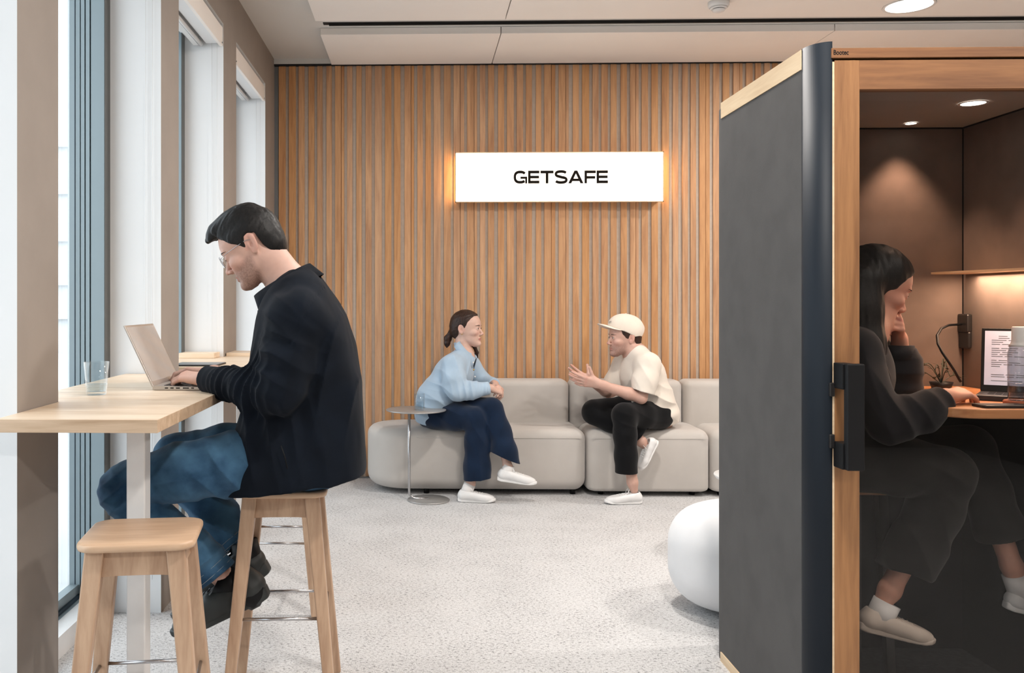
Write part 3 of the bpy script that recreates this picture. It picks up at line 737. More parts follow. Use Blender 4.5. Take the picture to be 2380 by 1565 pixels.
# laptop in booth
def booth_laptop():
    bl, br = at(2270, 898, 3.16), at(2390, 915, 2.99); tl = at(2306, 765, 3.20)
    z = DZ + .0005
    a_ = Vector((bl.x, 3.14, z)); b_ = Vector((bl.x + .20, 2.99, z)); ed = (b_ - a_).normalized(); W = .31; b_ = a_ + ed * W
    inn = Vector((ed.y, -ed.x, 0))      # towards the user (left / camera)
    if inn.x > 0: inn = -inn
    t = thing('laptop', 'dark laptop open inside the phone booth showing a document', 'laptop', (a_ + b_) / 2)
    d = .172; h = .018; mb = MB()
    q = [a_ + Vector((0, 0, 0)), b_, b_ + inn * d, a_ + inn * d]
    mb.add([(v.x, v.y, z) for v in q] + [(v.x, v.y, z + h) for v in q], [(0, 1, 2, 3), (7, 6, 5, 4), (0, 4, 5, 1), (1, 5, 6, 2), (2, 6, 7, 3), (3, 7, 4, 0)])
    base = mb.build('base', 'laptop_dark', t, bevel=.003)
    k = MB(); M = Matrix(((ed.x, inn.x, 0, a_.x), (ed.y, inn.y, 0, a_.y), (0, 0, 1, z + h), (0, 0, 0, 1)))
    for r in range(5):
        for c in range(12): k.box((.03 + c * .0215, .03 + r * .019, 0), (.048 + c * .0215, .045 + r * .019, .001), M=M)
    k.build('keyboard', 'matte_black', base)
    tilt = math.radians(14); up = (Vector((0, 0, 1)) * math.cos(tilt) - inn * math.sin(tilt)).normalized(); L = .225
    c0 = a_ + Vector((0, 0, h)); c1 = b_ + Vector((0, 0, h)); nrm = ed.cross(up).normalized()
    if nrm.dot(inn) < 0: nrm = -nrm
    mb = MB(); q = [c0, c1, c1 + up * L, c0 + up * L]
    mb.add([v for v in q] + [v - nrm * .006 for v in q], [(0, 1, 2, 3), (7, 6, 5, 4), (0, 4, 5, 1), (1, 5, 6, 2), (2, 6, 7, 3), (3, 7, 4, 0)])
    lid = mb.build('lid', 'matte_black', t, bevel=.002)
    s0 = c0 + ed * .010 + up * .022 + nrm * .0008; sw = W - .02; sh = L - .032
    mb = MB(); mb.add([s0, s0 + ed * sw, s0 + ed * sw + up * sh, s0 + up * sh], [(0, 1, 2, 3)])
    scr = mb.build('screen', 'booth_screen', lid)
    rg = random.Random(4); mb = MB(); y = sh - .02; row = 0
    # lines of text on the lit screen
    while y > .01:
        x = .02 + (.02 if row in (0, 1) else 0)
        for _ in range(rg.choice([0, 1, 2, 3])):
            w = rg.uniform(.015, .05)
            if x + w > sw - .02: break
            b0 = s0 + ed * x + up * y + nrm * .0004; mb.add([b0, b0 + ed * w, b0 + ed * w + up * .0022, b0 + up * .0022], [(0, 1, 2, 3)]); x += w + .006
        y -= .0072; row += 1
    mb.build('document_text', 'grey_metal', lid)
emit('booth_screen', (196, 200, 220), .42)
booth_laptop()
# water bottle on a cork coaster, phone
bb = deskpt(2374, 918); bb = Vector((at(2374, 900, 2.88).x, 2.88, DZ))
t = MB().lathe([(.001, 0), (.048, 0), (.050, .003), (.050, .010), (.047, .013), (.001, .013)], 36, M=Matrix.Translation(bb)).build('coaster', 'cork', origin=bb, label='round reddish-brown coaster under the bottle in the phone booth', category='coaster')
b0 = bb + Vector((0, 0, .0135)); M = Matrix.Translation(b0)
t = thing('water_bottle', 'tall clear glass bottle with white cap on the coaster in the booth', 'bottle', b0)
MB().lathe([(.001, 0), (.034, 0), (.037, .004), (.038, .03), (.038, .150), (.033, .172), (.027, .182), (.027, .19), (.0255, .19), (.0255, .181), (.031, .171), (.036, .149), (.036, .008), (.001, .008)], 40, M=M).build('bottle_body', 'bottle_glass', t)
MB().lathe([(.001, .0085), (.0355, .0085), (.0355, .055), (.001, .055)], 32, M=M).build('water', 'bottle_glass', t)
MB().lathe([(.036, .172), (.030, .180), (.027, .190), (.0265, .232), (.024, .236), (.001, .236)], 40, M=M).build('cap', 'white_metal', t)
pp = Vector((at(2330, 936, 2.80).x, 2.805, DZ))
t = thing('smartphone', 'dark smartphone lying at the front edge of the booth desk', 'phone', pp)
MB().prism(rrect(pp.x - .075, pp.y - .036, pp.x + .075, pp.y + .036, .012), DZ + .0004, DZ + .0085).build('case', 'plastic_dark', t, bevel=.002)
MB().prism(rrect(pp.x - .070, pp.y - .031, pp.x + .070, pp.y + .031, .010), DZ + .0085, DZ + .0089).build('screen', 'matte_black', t)
# small trailing plant stems by the cable
pl = Vector((at(2195, 900, 3.34).x, 3.36, DZ))
t = thing('potted_plant', 'small dark plant with thin arching stems at the back of the booth desk', 'plant', pl)
M = Matrix.Translation(pl)
MB().lathe([(.001, 0), (.030, 0), (.040, .03), (.038, .03), (.03, .012), (.001, .012)], 24, M=M).build('pot', 'plastic_dark', t)
rg = random.Random(3); stems = MB(); lv = MB()
for k in range(9):
    a_ = rg.uniform(0, 2 * PI); R_ = rg.uniform(.05, .12); hh = rg.uniform(.03, .10)
    if k == 0: a_, R_, hh = PI * 1.02, .15, .055
    pts = [pl + Vector((math.cos(a_) * R_ * s, math.sin(a_) * min(R_, .10) * s, .02 + hh * math.sin(s * 2.4))) for s in [i / 8 for i in range(9)]]
    stems.tube(pts, .0015, 5)
    for j in (3, 5, 7, 8):
        c_ = pts[j]; d_ = Vector((math.cos(a_ + rg.uniform(-1, 1)), math.sin(a_ + rg.uniform(-1, 1)), rg.uniform(-.3, .6))).normalized() * .022
        s_ = d_.cross(Vector((0, 0, 1))).normalized() * .006
        lv.add([c_, c_ + d_ * .5 + s_, c_ + d_, c_ + d_ * .5 - s_], [(0, 1, 2, 3)])
stems.build('stem', 'plant_dark', t); lv.build('foliage', 'plant_dark', t)
# ================================================================== IMPLICIT-SURFACE MODELLER (bodies, clothes, hair, shoes)
def A3(v): return np.array([v[0], v[1], v[2]], dtype=np.float64)
def nrm3(v): v = A3(v); return v / np.linalg.norm(v)
def hash3(i, j, k):
    h = (i * 374761393 + j * 668265263 + k * 2147483647 + 1274126177) & 0xffffffff
    h = ((h ^ (h >> 13)) * 1274126177) & 0xffffffff
    return ((h ^ (h >> 16)) & 0xffff) / 65535.0
def vnoise(P):
    F = np.floor(P).astype(np.int64); f = P - F; f = f * f * (3 - 2 * f); out = 0
    for a in (0, 1):
        for b in (0, 1):
            for c in (0, 1):
                w = (f[:, 0] if a else 1 - f[:, 0]) * (f[:, 1] if b else 1 - f[:, 1]) * (f[:, 2] if c else 1 - f[:, 2])
                out = out + w * hash3(F[:, 0] + a, F[:, 1] + b, F[:, 2] + c)
    return out * 2 - 1
def ridge(P): return 1 - np.abs(vnoise(P)) * 2
class SDF:
    def __init__(s, h): s.h = h; s.pr = []; s.post = None; s.F = (np.zeros(3), np.eye(3), 1.0)
    def frame(s, o=(0, 0, 0), fwd=None, up=None, sc=1.0, mirror=False):
        "local axes: x right, y forward, z up"
        if fwd is None: s.F = (np.zeros(3), np.eye(3), 1.0); return s
        y = nrm3(fwd); z = A3(up); z = z - y * (z @ y); z /= np.linalg.norm(z); x = np.cross(y, z)
        if mirror: x = -x
        s.F = (A3(o), np.stack([x, y, z], 1), sc); return s
    def W(s, p): o, R, k = s.F; return o + R @ A3(p) * k
    def _add(s, fn, c, R, k, op):
        o, M, sc = s.F
        def f(P, fn=fn, o=o, M=M, sc=sc): return fn((P - o) @ M / sc) * sc
        s.pr.append((f, o + M @ A3(c) * sc, R * sc, k * sc, op)); return s
    def cone(s, a, b, ra, rb, k=.02, op='u', sq=None):
        a, b = A3(a), A3(b); ba = b - a; L2 = max(ba @ ba, 1e-12)
        ax = nrm3(sq[0]) if sq else None; f = sq[1] if sq else 1
        def fn(P):
            pa = P - a; t = np.clip(pa @ ba / L2, 0, 1); q = pa - t[:, None] * ba
            if sq: q = q + np.outer(q @ ax, ax) * (1 / f - 1)
            t2 = t * t * (3 - 2 * t) if False else t
            return (np.sqrt((q * q).sum(1)) - (ra + (rb - ra) * t2)) * (min(1, f) if sq else 1)
        return s._add(fn, (a + b) / 2, math.sqrt(L2) / 2 + max(ra, rb) * max(1, f), k, op)
    def chain(s, pts, k=.02, op='u', sq=None):
        for (p, r), (q, r2) in zip(pts[:-1], pts[1:]): s.cone(p, q, r, r2, k, op, sq)
        return s
    def ell(s, c, r, k=.02, op='u', R=None):
        c, r = A3(c), A3(r); R = np.eye(3) if R is None else R
        def fn(P):
            q = (P - c) @ R; a = q / r; b = q / (r * r); k0 = np.sqrt((a * a).sum(1)); k1 = np.sqrt((b * b).sum(1)) + 1e-9
            return k0 * (k0 - 1) / k1
        return s._add(fn, c, r.max(), k, op)
    def box(s, c, hf, rad, k=.01, op='u', R=None):
        c, hf = A3(c), A3(hf) - rad; R = np.eye(3) if R is None else R
        def fn(P):
            q = np.abs((P - c) @ R) - hf
            return np.sqrt((np.maximum(q, 0) ** 2).sum(1)) + np.minimum(q.max(1), 0) - rad
        return s._add(fn, c, np.linalg.norm(hf) + rad, k, op)
    def cut(s, c, n, k=.004, lim=None):
        "remove everything on the side n points to (inside radius lim of c)"
        c, n = A3(c), nrm3(n)
        if lim is None: return s._add(lambda P: (P - c) @ n, c, 1e9, k, 'i')
        def fn(P): return np.maximum(-((P - c) @ n), np.sqrt(((P - c) ** 2).sum(1)) - lim)
        return s._add(fn, c, lim, k, 's')
    def loft(s, prof, k=.02, op='u', e=2.3, yc=0):
        "prof rows: z, y_back, y_front, half_width"
        prof = np.array(prof, float); Z = prof[:, 0]; z0, z1 = Z[0], Z[-1]
        zz = np.linspace(z0, z1, 80); T = [np.interp(zz, Z, prof[:, i]) for i in (1, 2, 3)]
        kr = np.array([1, 2, 3, 2, 1.]) / 9
        T = [np.convolve(np.pad(t, 2, 'edge'), kr, 'valid') for t in T]
        c = (0, prof[:, 1:3].mean(), (z0 + z1) / 2); rad = math.sqrt(((z1 - z0) / 2) ** 2 + (np.abs(prof[:, 1:3] - c[1]).max()) ** 2 + prof[:, 3].max() ** 2)
        def fn(P):
            z = P[:, 2]; yb = np.interp(z, zz, T[0]); yf = np.interp(z, zz, T[1]); w = np.interp(z, zz, T[2])
            ym = (yb + yf) / 2 + yc * (yf - yb); a = np.where(P[:, 1] > ym, yf - ym, ym - yb)
            rho = ((np.abs(P[:, 0]) / w) ** e + (np.abs(P[:, 1] - ym) / a) ** e) ** (1 / e)
            d = (rho - 1) * np.minimum(w, a) * .85
            return np.maximum(d, np.maximum(z0 - z, z - z1))
        return s._add(fn, c, rad + .10, k, op)
    def fn(s, f, c, R, k=.01, op='i'): return s._add(f, c, R, k, op)
    def ev(s, P, prs):
        D = np.full(len(P), 10.0)
        for f, c, R, k, op in prs:
            d = f(P)
            if op == 'u':
                h = np.clip(.5 + .5 * (d - D) / k, 0, 1); D = d + (D - d) * h - k * h * (1 - h)
            else:
                if op == 's': d = -d
                h = np.clip(.5 - .5 * (d - D) / k, 0, 1); D = d + (D - d) * h + k * h * (1 - h)
        return D
    def mesh(s, smooth=1):
        h = s.h; B = 12; U = [p for p in s.pr if p[4] == 'u']
        C = np.array([p[1] for p in s.pr]); Rr = np.array([p[2] + p[3] * 2 + .04 for p in s.pr]); isU = np.array([p[4] == 'u' for p in s.pr])
        lo = np.min([p[1] - p[2] - .02 for p in U], 0); hi = np.max([p[1] + p[2] + .02 for p in U], 0)
        nb = np.ceil((hi - lo) / (h * B)).astype(int)
        g = np.stack(np.meshgrid(*[np.arange(n) for n in nb], indexing='ij'), -1).reshape(-1, 3)
        ctr = lo + (g + .5) * B * h; hd = math.sqrt(3) / 2 * B * h
        loc = np.arange(B + 1); off = np.stack(np.meshgrid(loc, loc, loc, indexing='ij'), -1).reshape(-1, 3)
        N = nb * B + 2; gid = lambda I: (I[:, 0] * N[1] + I[:, 1]) * N[2] + I[:, 2]
        VI = []; VP = []; E = []
        keep = np.zeros(len(g), bool)
        # coarse pass
        for q in range(0, len(g), 20000):
            keep[q:q + 20000] = np.abs(s.ev(ctr[q:q + 20000], s.pr)) < hd * 1.9 + .02
        corner = [(a, b, c) for a in (0, 1) for b in (0, 1) for c in (0, 1)]
        edges = [(i, j) for i in range(8) for j in range(i + 1, 8) if sum(abs(x - y) for x, y in zip(corner[i], corner[j])) == 1]
        for gi in np.nonzero(keep)[0]:
            c = ctr[gi]; near = np.sqrt(((C - c) ** 2).sum(1)) - Rr < hd
            if not (near & isU).any(): continue
            prs = [p for p, q in zip(s.pr, near) if q]
            P = lo + (g[gi] * B + off) * h
            D = s.ev(P, prs)
            if s.post: D = s.post(P, D)
            if D.min() > 0 or D.max() < 0: continue
            D = np.where(np.abs(D) < 1e-9, 1e-9, D).reshape(B + 1, B + 1, B + 1); I = D < 0
            cs = [I[a:B + a, b:B + b, c_:B + c_] for a, b, c_ in corner]; sm = sum(x.astype(np.int8) for x in cs)
            act = np.argwhere((sm > 0) & (sm < 8))
            if len(act):
                val = np.stack([D[act[:, 0] + a, act[:, 1] + b, act[:, 2] + c_] for a, b, c_ in corner], 1)
                acc = np.zeros((len(act), 3)); cnt = np.zeros(len(act))
                for i, j in edges:
                    m = (val[:, i] < 0) != (val[:, j] < 0); t = val[m, i] / (val[m, i] - val[m, j])
                    acc[m] += np.array(corner[i]) + np.outer(t, np.array(corner[j]) - np.array(corner[i])); cnt[m] += 1
                gidx = act + g[gi] * B
                VI.append(gid(gidx)); VP.append(lo + (gidx + acc / cnt[:, None]) * h)
            for ax in range(3):
                sl0 = [slice(0, B)] * 3; sl1 = [slice(0, B)] * 3; sl1[ax] = slice(1, B + 1)
                a, b = I[tuple(sl0)], I[tuple(sl1)]; e = np.argwhere(a != b)
                if len(e): E.append((ax, e + g[gi] * B, a[e[:, 0], e[:, 1], e[:, 2]]))
        VI = np.concatenate(VI); VP = np.concatenate(VP); o = np.argsort(VI); VI = VI[o]; VP = VP[o]
        Q = []
        for ax, e, ins in E:
            u, v = [(1, 2), (2, 0), (0, 1)][ax]; q = []
            for du, dv in ((0, 0), (-1, 0), (-1, -1), (0, -1)):
                I = e.copy(); I[:, u] += du; I[:, v] += dv; q.append(gid(I))
            q = np.stack(q, 1); q[~ins] = q[~ins][:, ::-1]; Q.append(q)
        Q = np.concatenate(Q); F = np.searchsorted(VI, Q); F = np.clip(F, 0, len(VI) - 1); ok = (VI[F] == Q).all(1); F = F[ok]
        V = VP
        for _ in range(smooth):
            acc = np.zeros_like(V); cnt = np.zeros(len(V))
            for i in range(4):
                for j in ((i + 1) % 4, (i + 3) % 4):
                    np.add.at(acc, F[:, i], V[F[:, j]]); np.add.at(cnt, F[:, i], 1)
            cnt[cnt == 0] = 1
            V = V * .4 + acc / cnt[:, None] * .6
        return V, F
    def build(s, name, mat, parent=None, origin=None, colour=None, smooth=1, mats=None, pick=None, **tags):
        V, F = s.mesh(smooth)
        org = np.array(parent_world(parent)) if parent is not None else A3(origin)
        me = bpy.data.meshes.new(name); me.vertices.add(len(V)); me.vertices.foreach_set('co', (V - org).ravel())
        me.loops.add(len(F) * 4); me.loops.foreach_set('vertex_index', F.ravel().astype(np.int32)); me.polygons.add(len(F))
        me.polygons.foreach_set('loop_start', np.arange(0, len(F) * 4, 4, dtype=np.int32)); me.polygons.foreach_set('loop_total', np.full(len(F), 4, dtype=np.int32))
        me.update(calc_edges=True); me.validate(); me.polygons.foreach_set('use_smooth', np.ones(len(me.polygons), bool))
        for m in (mats or [mat]): me.materials.append(MATS[m])
        if colour is not None:
            cc = colour(V).astype(np.float32); ca = me.color_attributes.new('tone', 'FLOAT_COLOR', 'POINT')
            if cc.shape[1] == 3: cc = np.concatenate([cc, np.ones((len(cc), 1), np.float32)], 1)
            ca.data.foreach_set('color', cc.ravel())
        me.update()
        o = bpy.data.objects.new(name, me); COL.objects.link(o)
        if parent is not None: o.parent = parent; o.location = (0, 0, 0)
        else: o.location = org
        for k, v in tags.items(): o[k] = v
        return o

# ---------------------------------------------------------------- people helpers
def skin_mat(name, rgb, rough=.5):
    t = NT(name); a = t.n('ShaderNodeVertexColor'); a.layer_name = 'tone'
    nz = t.n('ShaderNodeTexNoise'); nz.inputs['Scale'].default_value = 60; nz.inputs['Detail'].default_value = 4; t.l(t.coords(), nz.inputs['Vector'])
    hs = t.n('ShaderNodeHueSaturation'); rm = t.n('ShaderNodeMapRange'); rm.inputs['To Min'].default_value = .92; rm.inputs['To Max'].default_value = 1.08
    t.l(nz.outputs[0], rm.inputs['Value']); t.l(rm.outputs[0], hs.inputs['Value']); t.l(a.outputs[0], hs.inputs['Color']); t.base(hs.outputs[0])
    t.b.inputs['Roughness'].default_value = rough; t.b.inputs['Subsurface Weight'].default_value = .06
    t.b.inputs['Subsurface Radius'].default_value = (.012, .004, .002); t.b.inputs['Subsurface Scale'].default_value = .6
    t.bump(nz.outputs[0], .06, .001)
def hair_mat(name, c1, c2, grain=(120, 120, 14), rough=.45):
    t = NT(name); nz = t.n('ShaderNodeTexNoise'); nz.inputs['Scale'].default_value = 1; nz.inputs['Detail'].default_value = 5; nz.inputs['Distortion'].default_value = .8
    t.l(t.coords(grain), nz.inputs['Vector']); t.base(t.ramp(nz.outputs[0], [(.35, lin(c1)), (.7, lin(c2))]))
    t.b.inputs['Roughness'].default_value = rough; t.b.inputs['Specular IOR Level'].default_value = .3
    t.bump(nz.outputs[0], .35, .002)
skin_mat('skin', (200, 150, 128), .55)
hair_mat('hair_black', (5, 5, 5), (24, 21, 20), (160, 30, 90), .5)
hair_mat('hair_brown', (26, 16, 12), (66, 44, 34), (120, 120, 18))
fabric('jacket_black', (14, 20, 29), .85, .2, 700, .25, .03, 10)
fabric('denim_blue', (34, 62, 88), .85, .3, 800, .45, .08, 9, c2=(68, 104, 132))
fabric('shirt_blue', (164, 184, 202), .85, .05, 700, .2, .2, 10)
fabric('trouser_navy', (16, 32, 54), .85, .15, 700, .25, .15, 10)
fabric('tshirt_cream', (222, 212, 200), .85, .03, 700, .2, .2, 10)
fabric('trouser_black', (12, 12, 14), .85, .15, 700, .25, .1, 10)
fabric('cap_cream', (228, 216, 202), .8, .03, 900, .2, .2, 10)
fabric('sweater_dark', (27, 27, 31), .9, .2, 260, .12, .15, 10)
fabric('trouser_olive', (25, 24, 22), .9, .15, 260, .12, .1, 10)
plain('eye_white', (226, 220, 214), .2)
plain('eye_iris', (46, 30, 22), .15)
plain('shoe_white', (226, 225, 224), .45, noise=.02)
plain('sole_white', (238, 237, 235), .55)
plain('shoe_dark', (38, 42, 42), .5, noise=.2, nscale=12)
plain('sole_dark', (48, 52, 52), .6)
plain('shoe_beige', (198, 184, 172), .6, noise=.04)
plain('sole_beige', (204, 190, 178), .6)
plain('sock_white', (225, 222, 220), .9)
plain('thread', (120, 128, 134), .8)
plain('gold', (200, 160, 90), .3, 1.0)

MALE = dict(jaw=1.0, nose=1.0, brow=1.0)
def add_head(S_, o, fwd, up, sc=1.0, fem=False, k=.012, closed=.2):
    "head in local frame: origin between the ears; z up to the crown, y to the face"
    S_.frame(o, fwd, up, sc); j = .93 if fem else 1.0
    S_.ell((0, -.012, .030), (.0745, .098, .086), .02)                       # cranium
    F = [(-.128, .044, .062, .010), (-.124, .036, .078, .022), (-.112, .018, .0865, .034 * j), (-.098, .002, .0855, .045 * j), (-.088, -.008, .083, .051 * j),
         (-.075, -.020, .086, .0555 * j), (-.055, -.04, .0875, .060 * j), (-.030, -.06, .0845, .066), (-.005, -.065, .0815, .069), (.010, -.07, .0865, .0705), (.040, -.07, .0875, .071), (.070, -.05, .074, .062), (.085, -.02, .055, .04)]
    S_.loft(F, .016, 'u', 2.35, -.10)
    S_.ell((0, .074, -.108), (.020 * j, .017, .016), .016)                    # chin
    for s in (-1, 1):
        S_.ell((s * .040, .056, -.030), (.022, .024, .018), .018)             # cheekbone
        S_.ell((s * .026, .078, .019), (.020, .010, .007 if not fem else .005), .012)   # brow ridge
        S_.ell((s * .032, .090, -.003), (.0165, .0125, .0115), .010, 's')       # socket
        S_.ell((s * .0315, .0745, -.0035), (.0155, .0140, .0135), .005)         # lids over the eyeball
        if closed < .8: S_.ell((s * .0318, .0880, -.0030 - .002 * closed), (.0122, .0080, .0056 * (1 - closed * .6)), .0015, 's')
    n = .86 if fem else 1.0
    S_.cone((0, .080, .002), (0, .103 * (1 if not fem else .99), -.036), .0065, .0085, .010)             # nose
    S_.ell((0, .1045 - (.003 if fem else 0), -.0405), (.0105 * n, .0105, .0085), .007)
    for s in (-1, 1):
        S_.ell((s * .0115 * n, .0945, -.0450), (.0075, .0095, .0070), .006)
        S_.ell((s * .0062, .1010, -.0505), (.0034, .0050, .0035), .002, 's')
    # mouth
    S_.ell((0, .0850, -.0700), (.0210, .0085, .0050), .005)
    S_.ell((0, .0842, -.0815), (.0185, .0085, .0060), .005)
    S_.ell((0, .0960, -.0755), (.0240, .0060, .0013), .002, 's')
    for s in (-1, 1):
        a = .16; c, sn = math.cos(a), math.sin(a); R = np.array([[1, 0, 0], [0, c, -sn], [0, sn, c]])
        th = s * .38; Rz = np.array([[math.cos(th), -math.sin(th), 0], [math.sin(th), math.cos(th), 0], [0, 0, 1]])
        Re = Rz @ R; es = .86 if fem else 1.0; Re = Re * 1.0
        e0 = np.array([s * .0750, -.026, -.006])
        S_.ell(e0, (.0055, .0185, .0315), .004, 'u', Re)
        S_.ell(e0 + Re @ np.array([s * .0065, .001, .005]), (.0052, .0125, .0205), .002, 's', Re); S_.ell(e0 + Re @ np.array([s * .005, .004, -.003]), (.0075, .0075, .0095), .002, 's', Re)
        S_.ell(e0 + Re @ np.array([s * .002, .0135, -.003]), (.004, .004, .006), .003, 'u', Re)
        S_.cone(e0 + Re @ np.array([s * .001, -.006, -.014]), e0 + Re @ np.array([s * .002, -.001, .018]), .0028, .0026, .004, 'u')
        S_.ell(e0 + Re @ np.array([0, .003, -.027]), (.0045, .008, .008), .004, 'u', Re)
def head_cols(V, F, base, lip, stub=None, brow=(40, 28, 24), browth=.004):
    o, R, sc = F; L = (V - o) @ R / sc; out = np.tile(np.array(lin(base)), (len(V), 1))
    def mix(c, w): 
        w = np.clip(w, 0, 1)[:, None]; out[:] = out * (1 - w) + np.array(lin(c)) * w
    near = (np.abs(L[:, 0]) < .1) & (np.abs(L[:, 1]) < .13) & (L[:, 2] > -.14) & (L[:, 2] < .13)
    x, y, z = L[:, 0], L[:, 1], L[:, 2]
    if stub is not None:
        m = near * np.clip((-.042 - z + .35 * (.06 - np.clip(y, 0, .06))) / .02, 0, 1) * np.clip((y + .005 - .0) / .02, 0, 1)
        m = m * (.55 + .25 * vnoise(L * 400)) * np.where((np.abs(x) < .012) & (z > -.064) & (z < -.05), .5, 1)
        mix(stub, m)
    ear = near * (np.abs(x) > .069) * (np.abs(y + .024) < .03) * (np.abs(z) < .035)
    mix(tuple(min(255, v * f) for v, f in zip(base, (1.02, .86, .84))), ear * .3)
    mix(tuple(v * f for v, f in zip(base, (1.0, .80, .80))), near * np.exp(-(((np.abs(x) - .042) / .018) ** 2 + ((z + .038) / .018) ** 2)) * (y > .03) * .35)
    mix(tuple(v * f for v, f in zip(base, (1.0, .78, .78))), near * np.exp(-((x / .012) ** 2 + ((z + .043) / .010) ** 2)) * (y > .09) * .4)
    lm = near * (y > .07) * np.clip((.0225 - np.abs(x)) / .003, 0, 1) * np.clip(1.0 - np.abs(z + .0758) / (.0115 * np.sqrt(np.clip(1 - (x / .024) ** 2, 0, 1)) + 1e-6), 0, 1) * 2.5
    mix(lip, lm)
    return out
def face_parts(person, F, gaze=(0, 1, 0), brow='hair_black', closed=0.0, sdf=None):
    "eyeballs, upper lids with lashes, and brows as children"
    o, R, sc = F
    def W(p): return Vector(o + R @ A3(p) * sc)
    def onskin(x, z, lift):
        yy = np.linspace(.125, .03, 120); D = sdf.ev(np.array([o + R @ np.array([x, y, z]) * sc for y in yy]), sdf.pr); i = int(np.argmax(D < 0))
        return W((x, yy[i] + lift, z))
    for s in (-1, 1):
        c = W((s * .0314, .0748, -.0035)); r = .0128 * sc
        # eyeball with iris disc cap: lathe about gaze axis
        gz = nrm3(R @ nrm3((gaze[0], gaze[1], gaze[2]))); z_ = Vector(gz); x_ = z_.orthogonal().normalized(); y_ = z_.cross(x_)
        M = Matrix(((x_.x, y_.x, z_.x, c.x), (x_.y, y_.y, z_.y, c.y), (x_.z, y_.z, z_.z, c.z), (0, 0, 0, 1)))
        pr = [(r * math.sin(a), r * math.cos(a)) for a in [PI * .98 - PI * .96 * i / 14 for i in range(15)]]
        MB_ = MB(); MB_.lathe([(max(q, 1e-5), z) for q, z in pr[:10]], 20, 0, M); e = MB_.build('eye', 'eye_white', person)
        pr2 = [(r * 1.003 * math.sin(a), r * 1.003 * math.cos(a)) for a in [.52 - .5 * i / 6 for i in range(7)]]
        m3 = MB(); m3.lathe([(max(r * 1.0 * math.sin(.9), 1e-5), r * 1.0 * math.cos(.9)), (r * math.sin(.52), r * math.cos(.52))], 20, 0, M, cap=False); m3.build('eye_rim', 'eye_white', e)
        m2 = MB(); m2.lathe([(max(q, 1e-5), z) for q, z in pr2], 20, 0, M); m2.build('iris', 'eye_iris', e)
        # lids: skin shell arcs over the eyeball (upper drops with `closed`)
        # lash line and brow
        zl = .0045 - .0105 * closed
        zl = .0050 - .0110 * closed if closed > .8 else .0046 - .002 * closed
        pth = [onskin(s * (.0316 + dx), -.0030 + zl * (1 - (dx / .0150) ** 2) - (.002 if abs(dx) > .01 else 0), .0002) for dx in [-.0125 + .025 * i / 8 for i in range(9)]]
        MB().tube(pth, [.0004 * sc] + [.0010 * sc] * 7 + [.0006 * sc], 6).build('eyelash', brow, person)
        bp = [onskin(s * (.013 + .038 * u), .0165 + .0055 * math.sin(u * 2.4) - .003 * u, -.0010) for u in [i / 8 for i in range(9)]]
        MB().tube(bp, [.0018 * sc, .0026 * sc, .0028 * sc, .0028 * sc, .0026 * sc, .0023 * sc, .0019 * sc, .0015 * sc, .0007 * sc], 6).build('eyebrow', brow, person)
def add_hand(S_, w, fwd, dorsal, sc=1.0, left_thumb_x=1, curl=((20, 30, 20),) * 4, spread=(8, 2, -3, -9), thumb=(.035, .045, -.020), tcurl=15, k=.0035):
    """w wrist, fwd to fingertips, dorsal = back of hand; local +x = thumb side (mirror flag flips it)"""
    y = nrm3(fwd); z = A3(dorsal); z = z - y * (z @ y); z /= np.linalg.norm(z)
    S_.frame(w, fwd, dorsal, sc, mirror=(left_thumb_x < 0))
    S_.cone((0, -.03, 0), (0, .012, -.002), .0250, .0250, .02, sq=((0, 0, 1), .74))
    X = (.027, .009, -.009, -.0255); Yk = (.090, .094, .089, .080); R0 = (.0100, .0100, .0096, .0086)
    ph = ((.043, .026, .021), (.047, .030, .022), (.043, .028, .022), (.034, .021, .019))
    for i in range(4): S_.cone((X[i] * .5, .008, -.004), (X[i], Yk[i], 0), .0165, R0[i] + .0015, .012)
    S_.ell((.006, .045, -.008), (.028, .036, .012), .012)
    for i in range(4):
        p = np.array([X[i], Yk[i] - .002, 0.]); sp = math.radians(spread[i]); a = 0; r = R0[i]
        for j in range(3):
            a += math.radians(curl[i][j]); d = np.array([math.sin(sp) * math.cos(a), math.cos(sp) * math.cos(a), -math.sin(a)])
            q = p + d * ph[i][j]; r2 = r * (.90, .90, .84)[j]; S_.cone(p, q, r, r2, k if j else .006); p, r = q, r2
    t0 = np.array([.016, .018, -.010]); t1 = t0 + np.array([.018, .028, -.008]) * 1.0
    td = nrm3(thumb); t2 = t1 + td * .034
    tc = math.radians(tcurl); side = np.array([-math.cos(.5), 0, -math.sin(.5)])
    td2 = nrm3(td * math.cos(tc) + side * math.sin(tc)); t3 = t2 + td2 * .027
    S_.cone(t0, t1, .0165, .0140, .010); S_.cone(t1, t2, .0125, .0105, .006); S_.cone(t2, t3, .0102, .0085, .004)
    S_.frame()
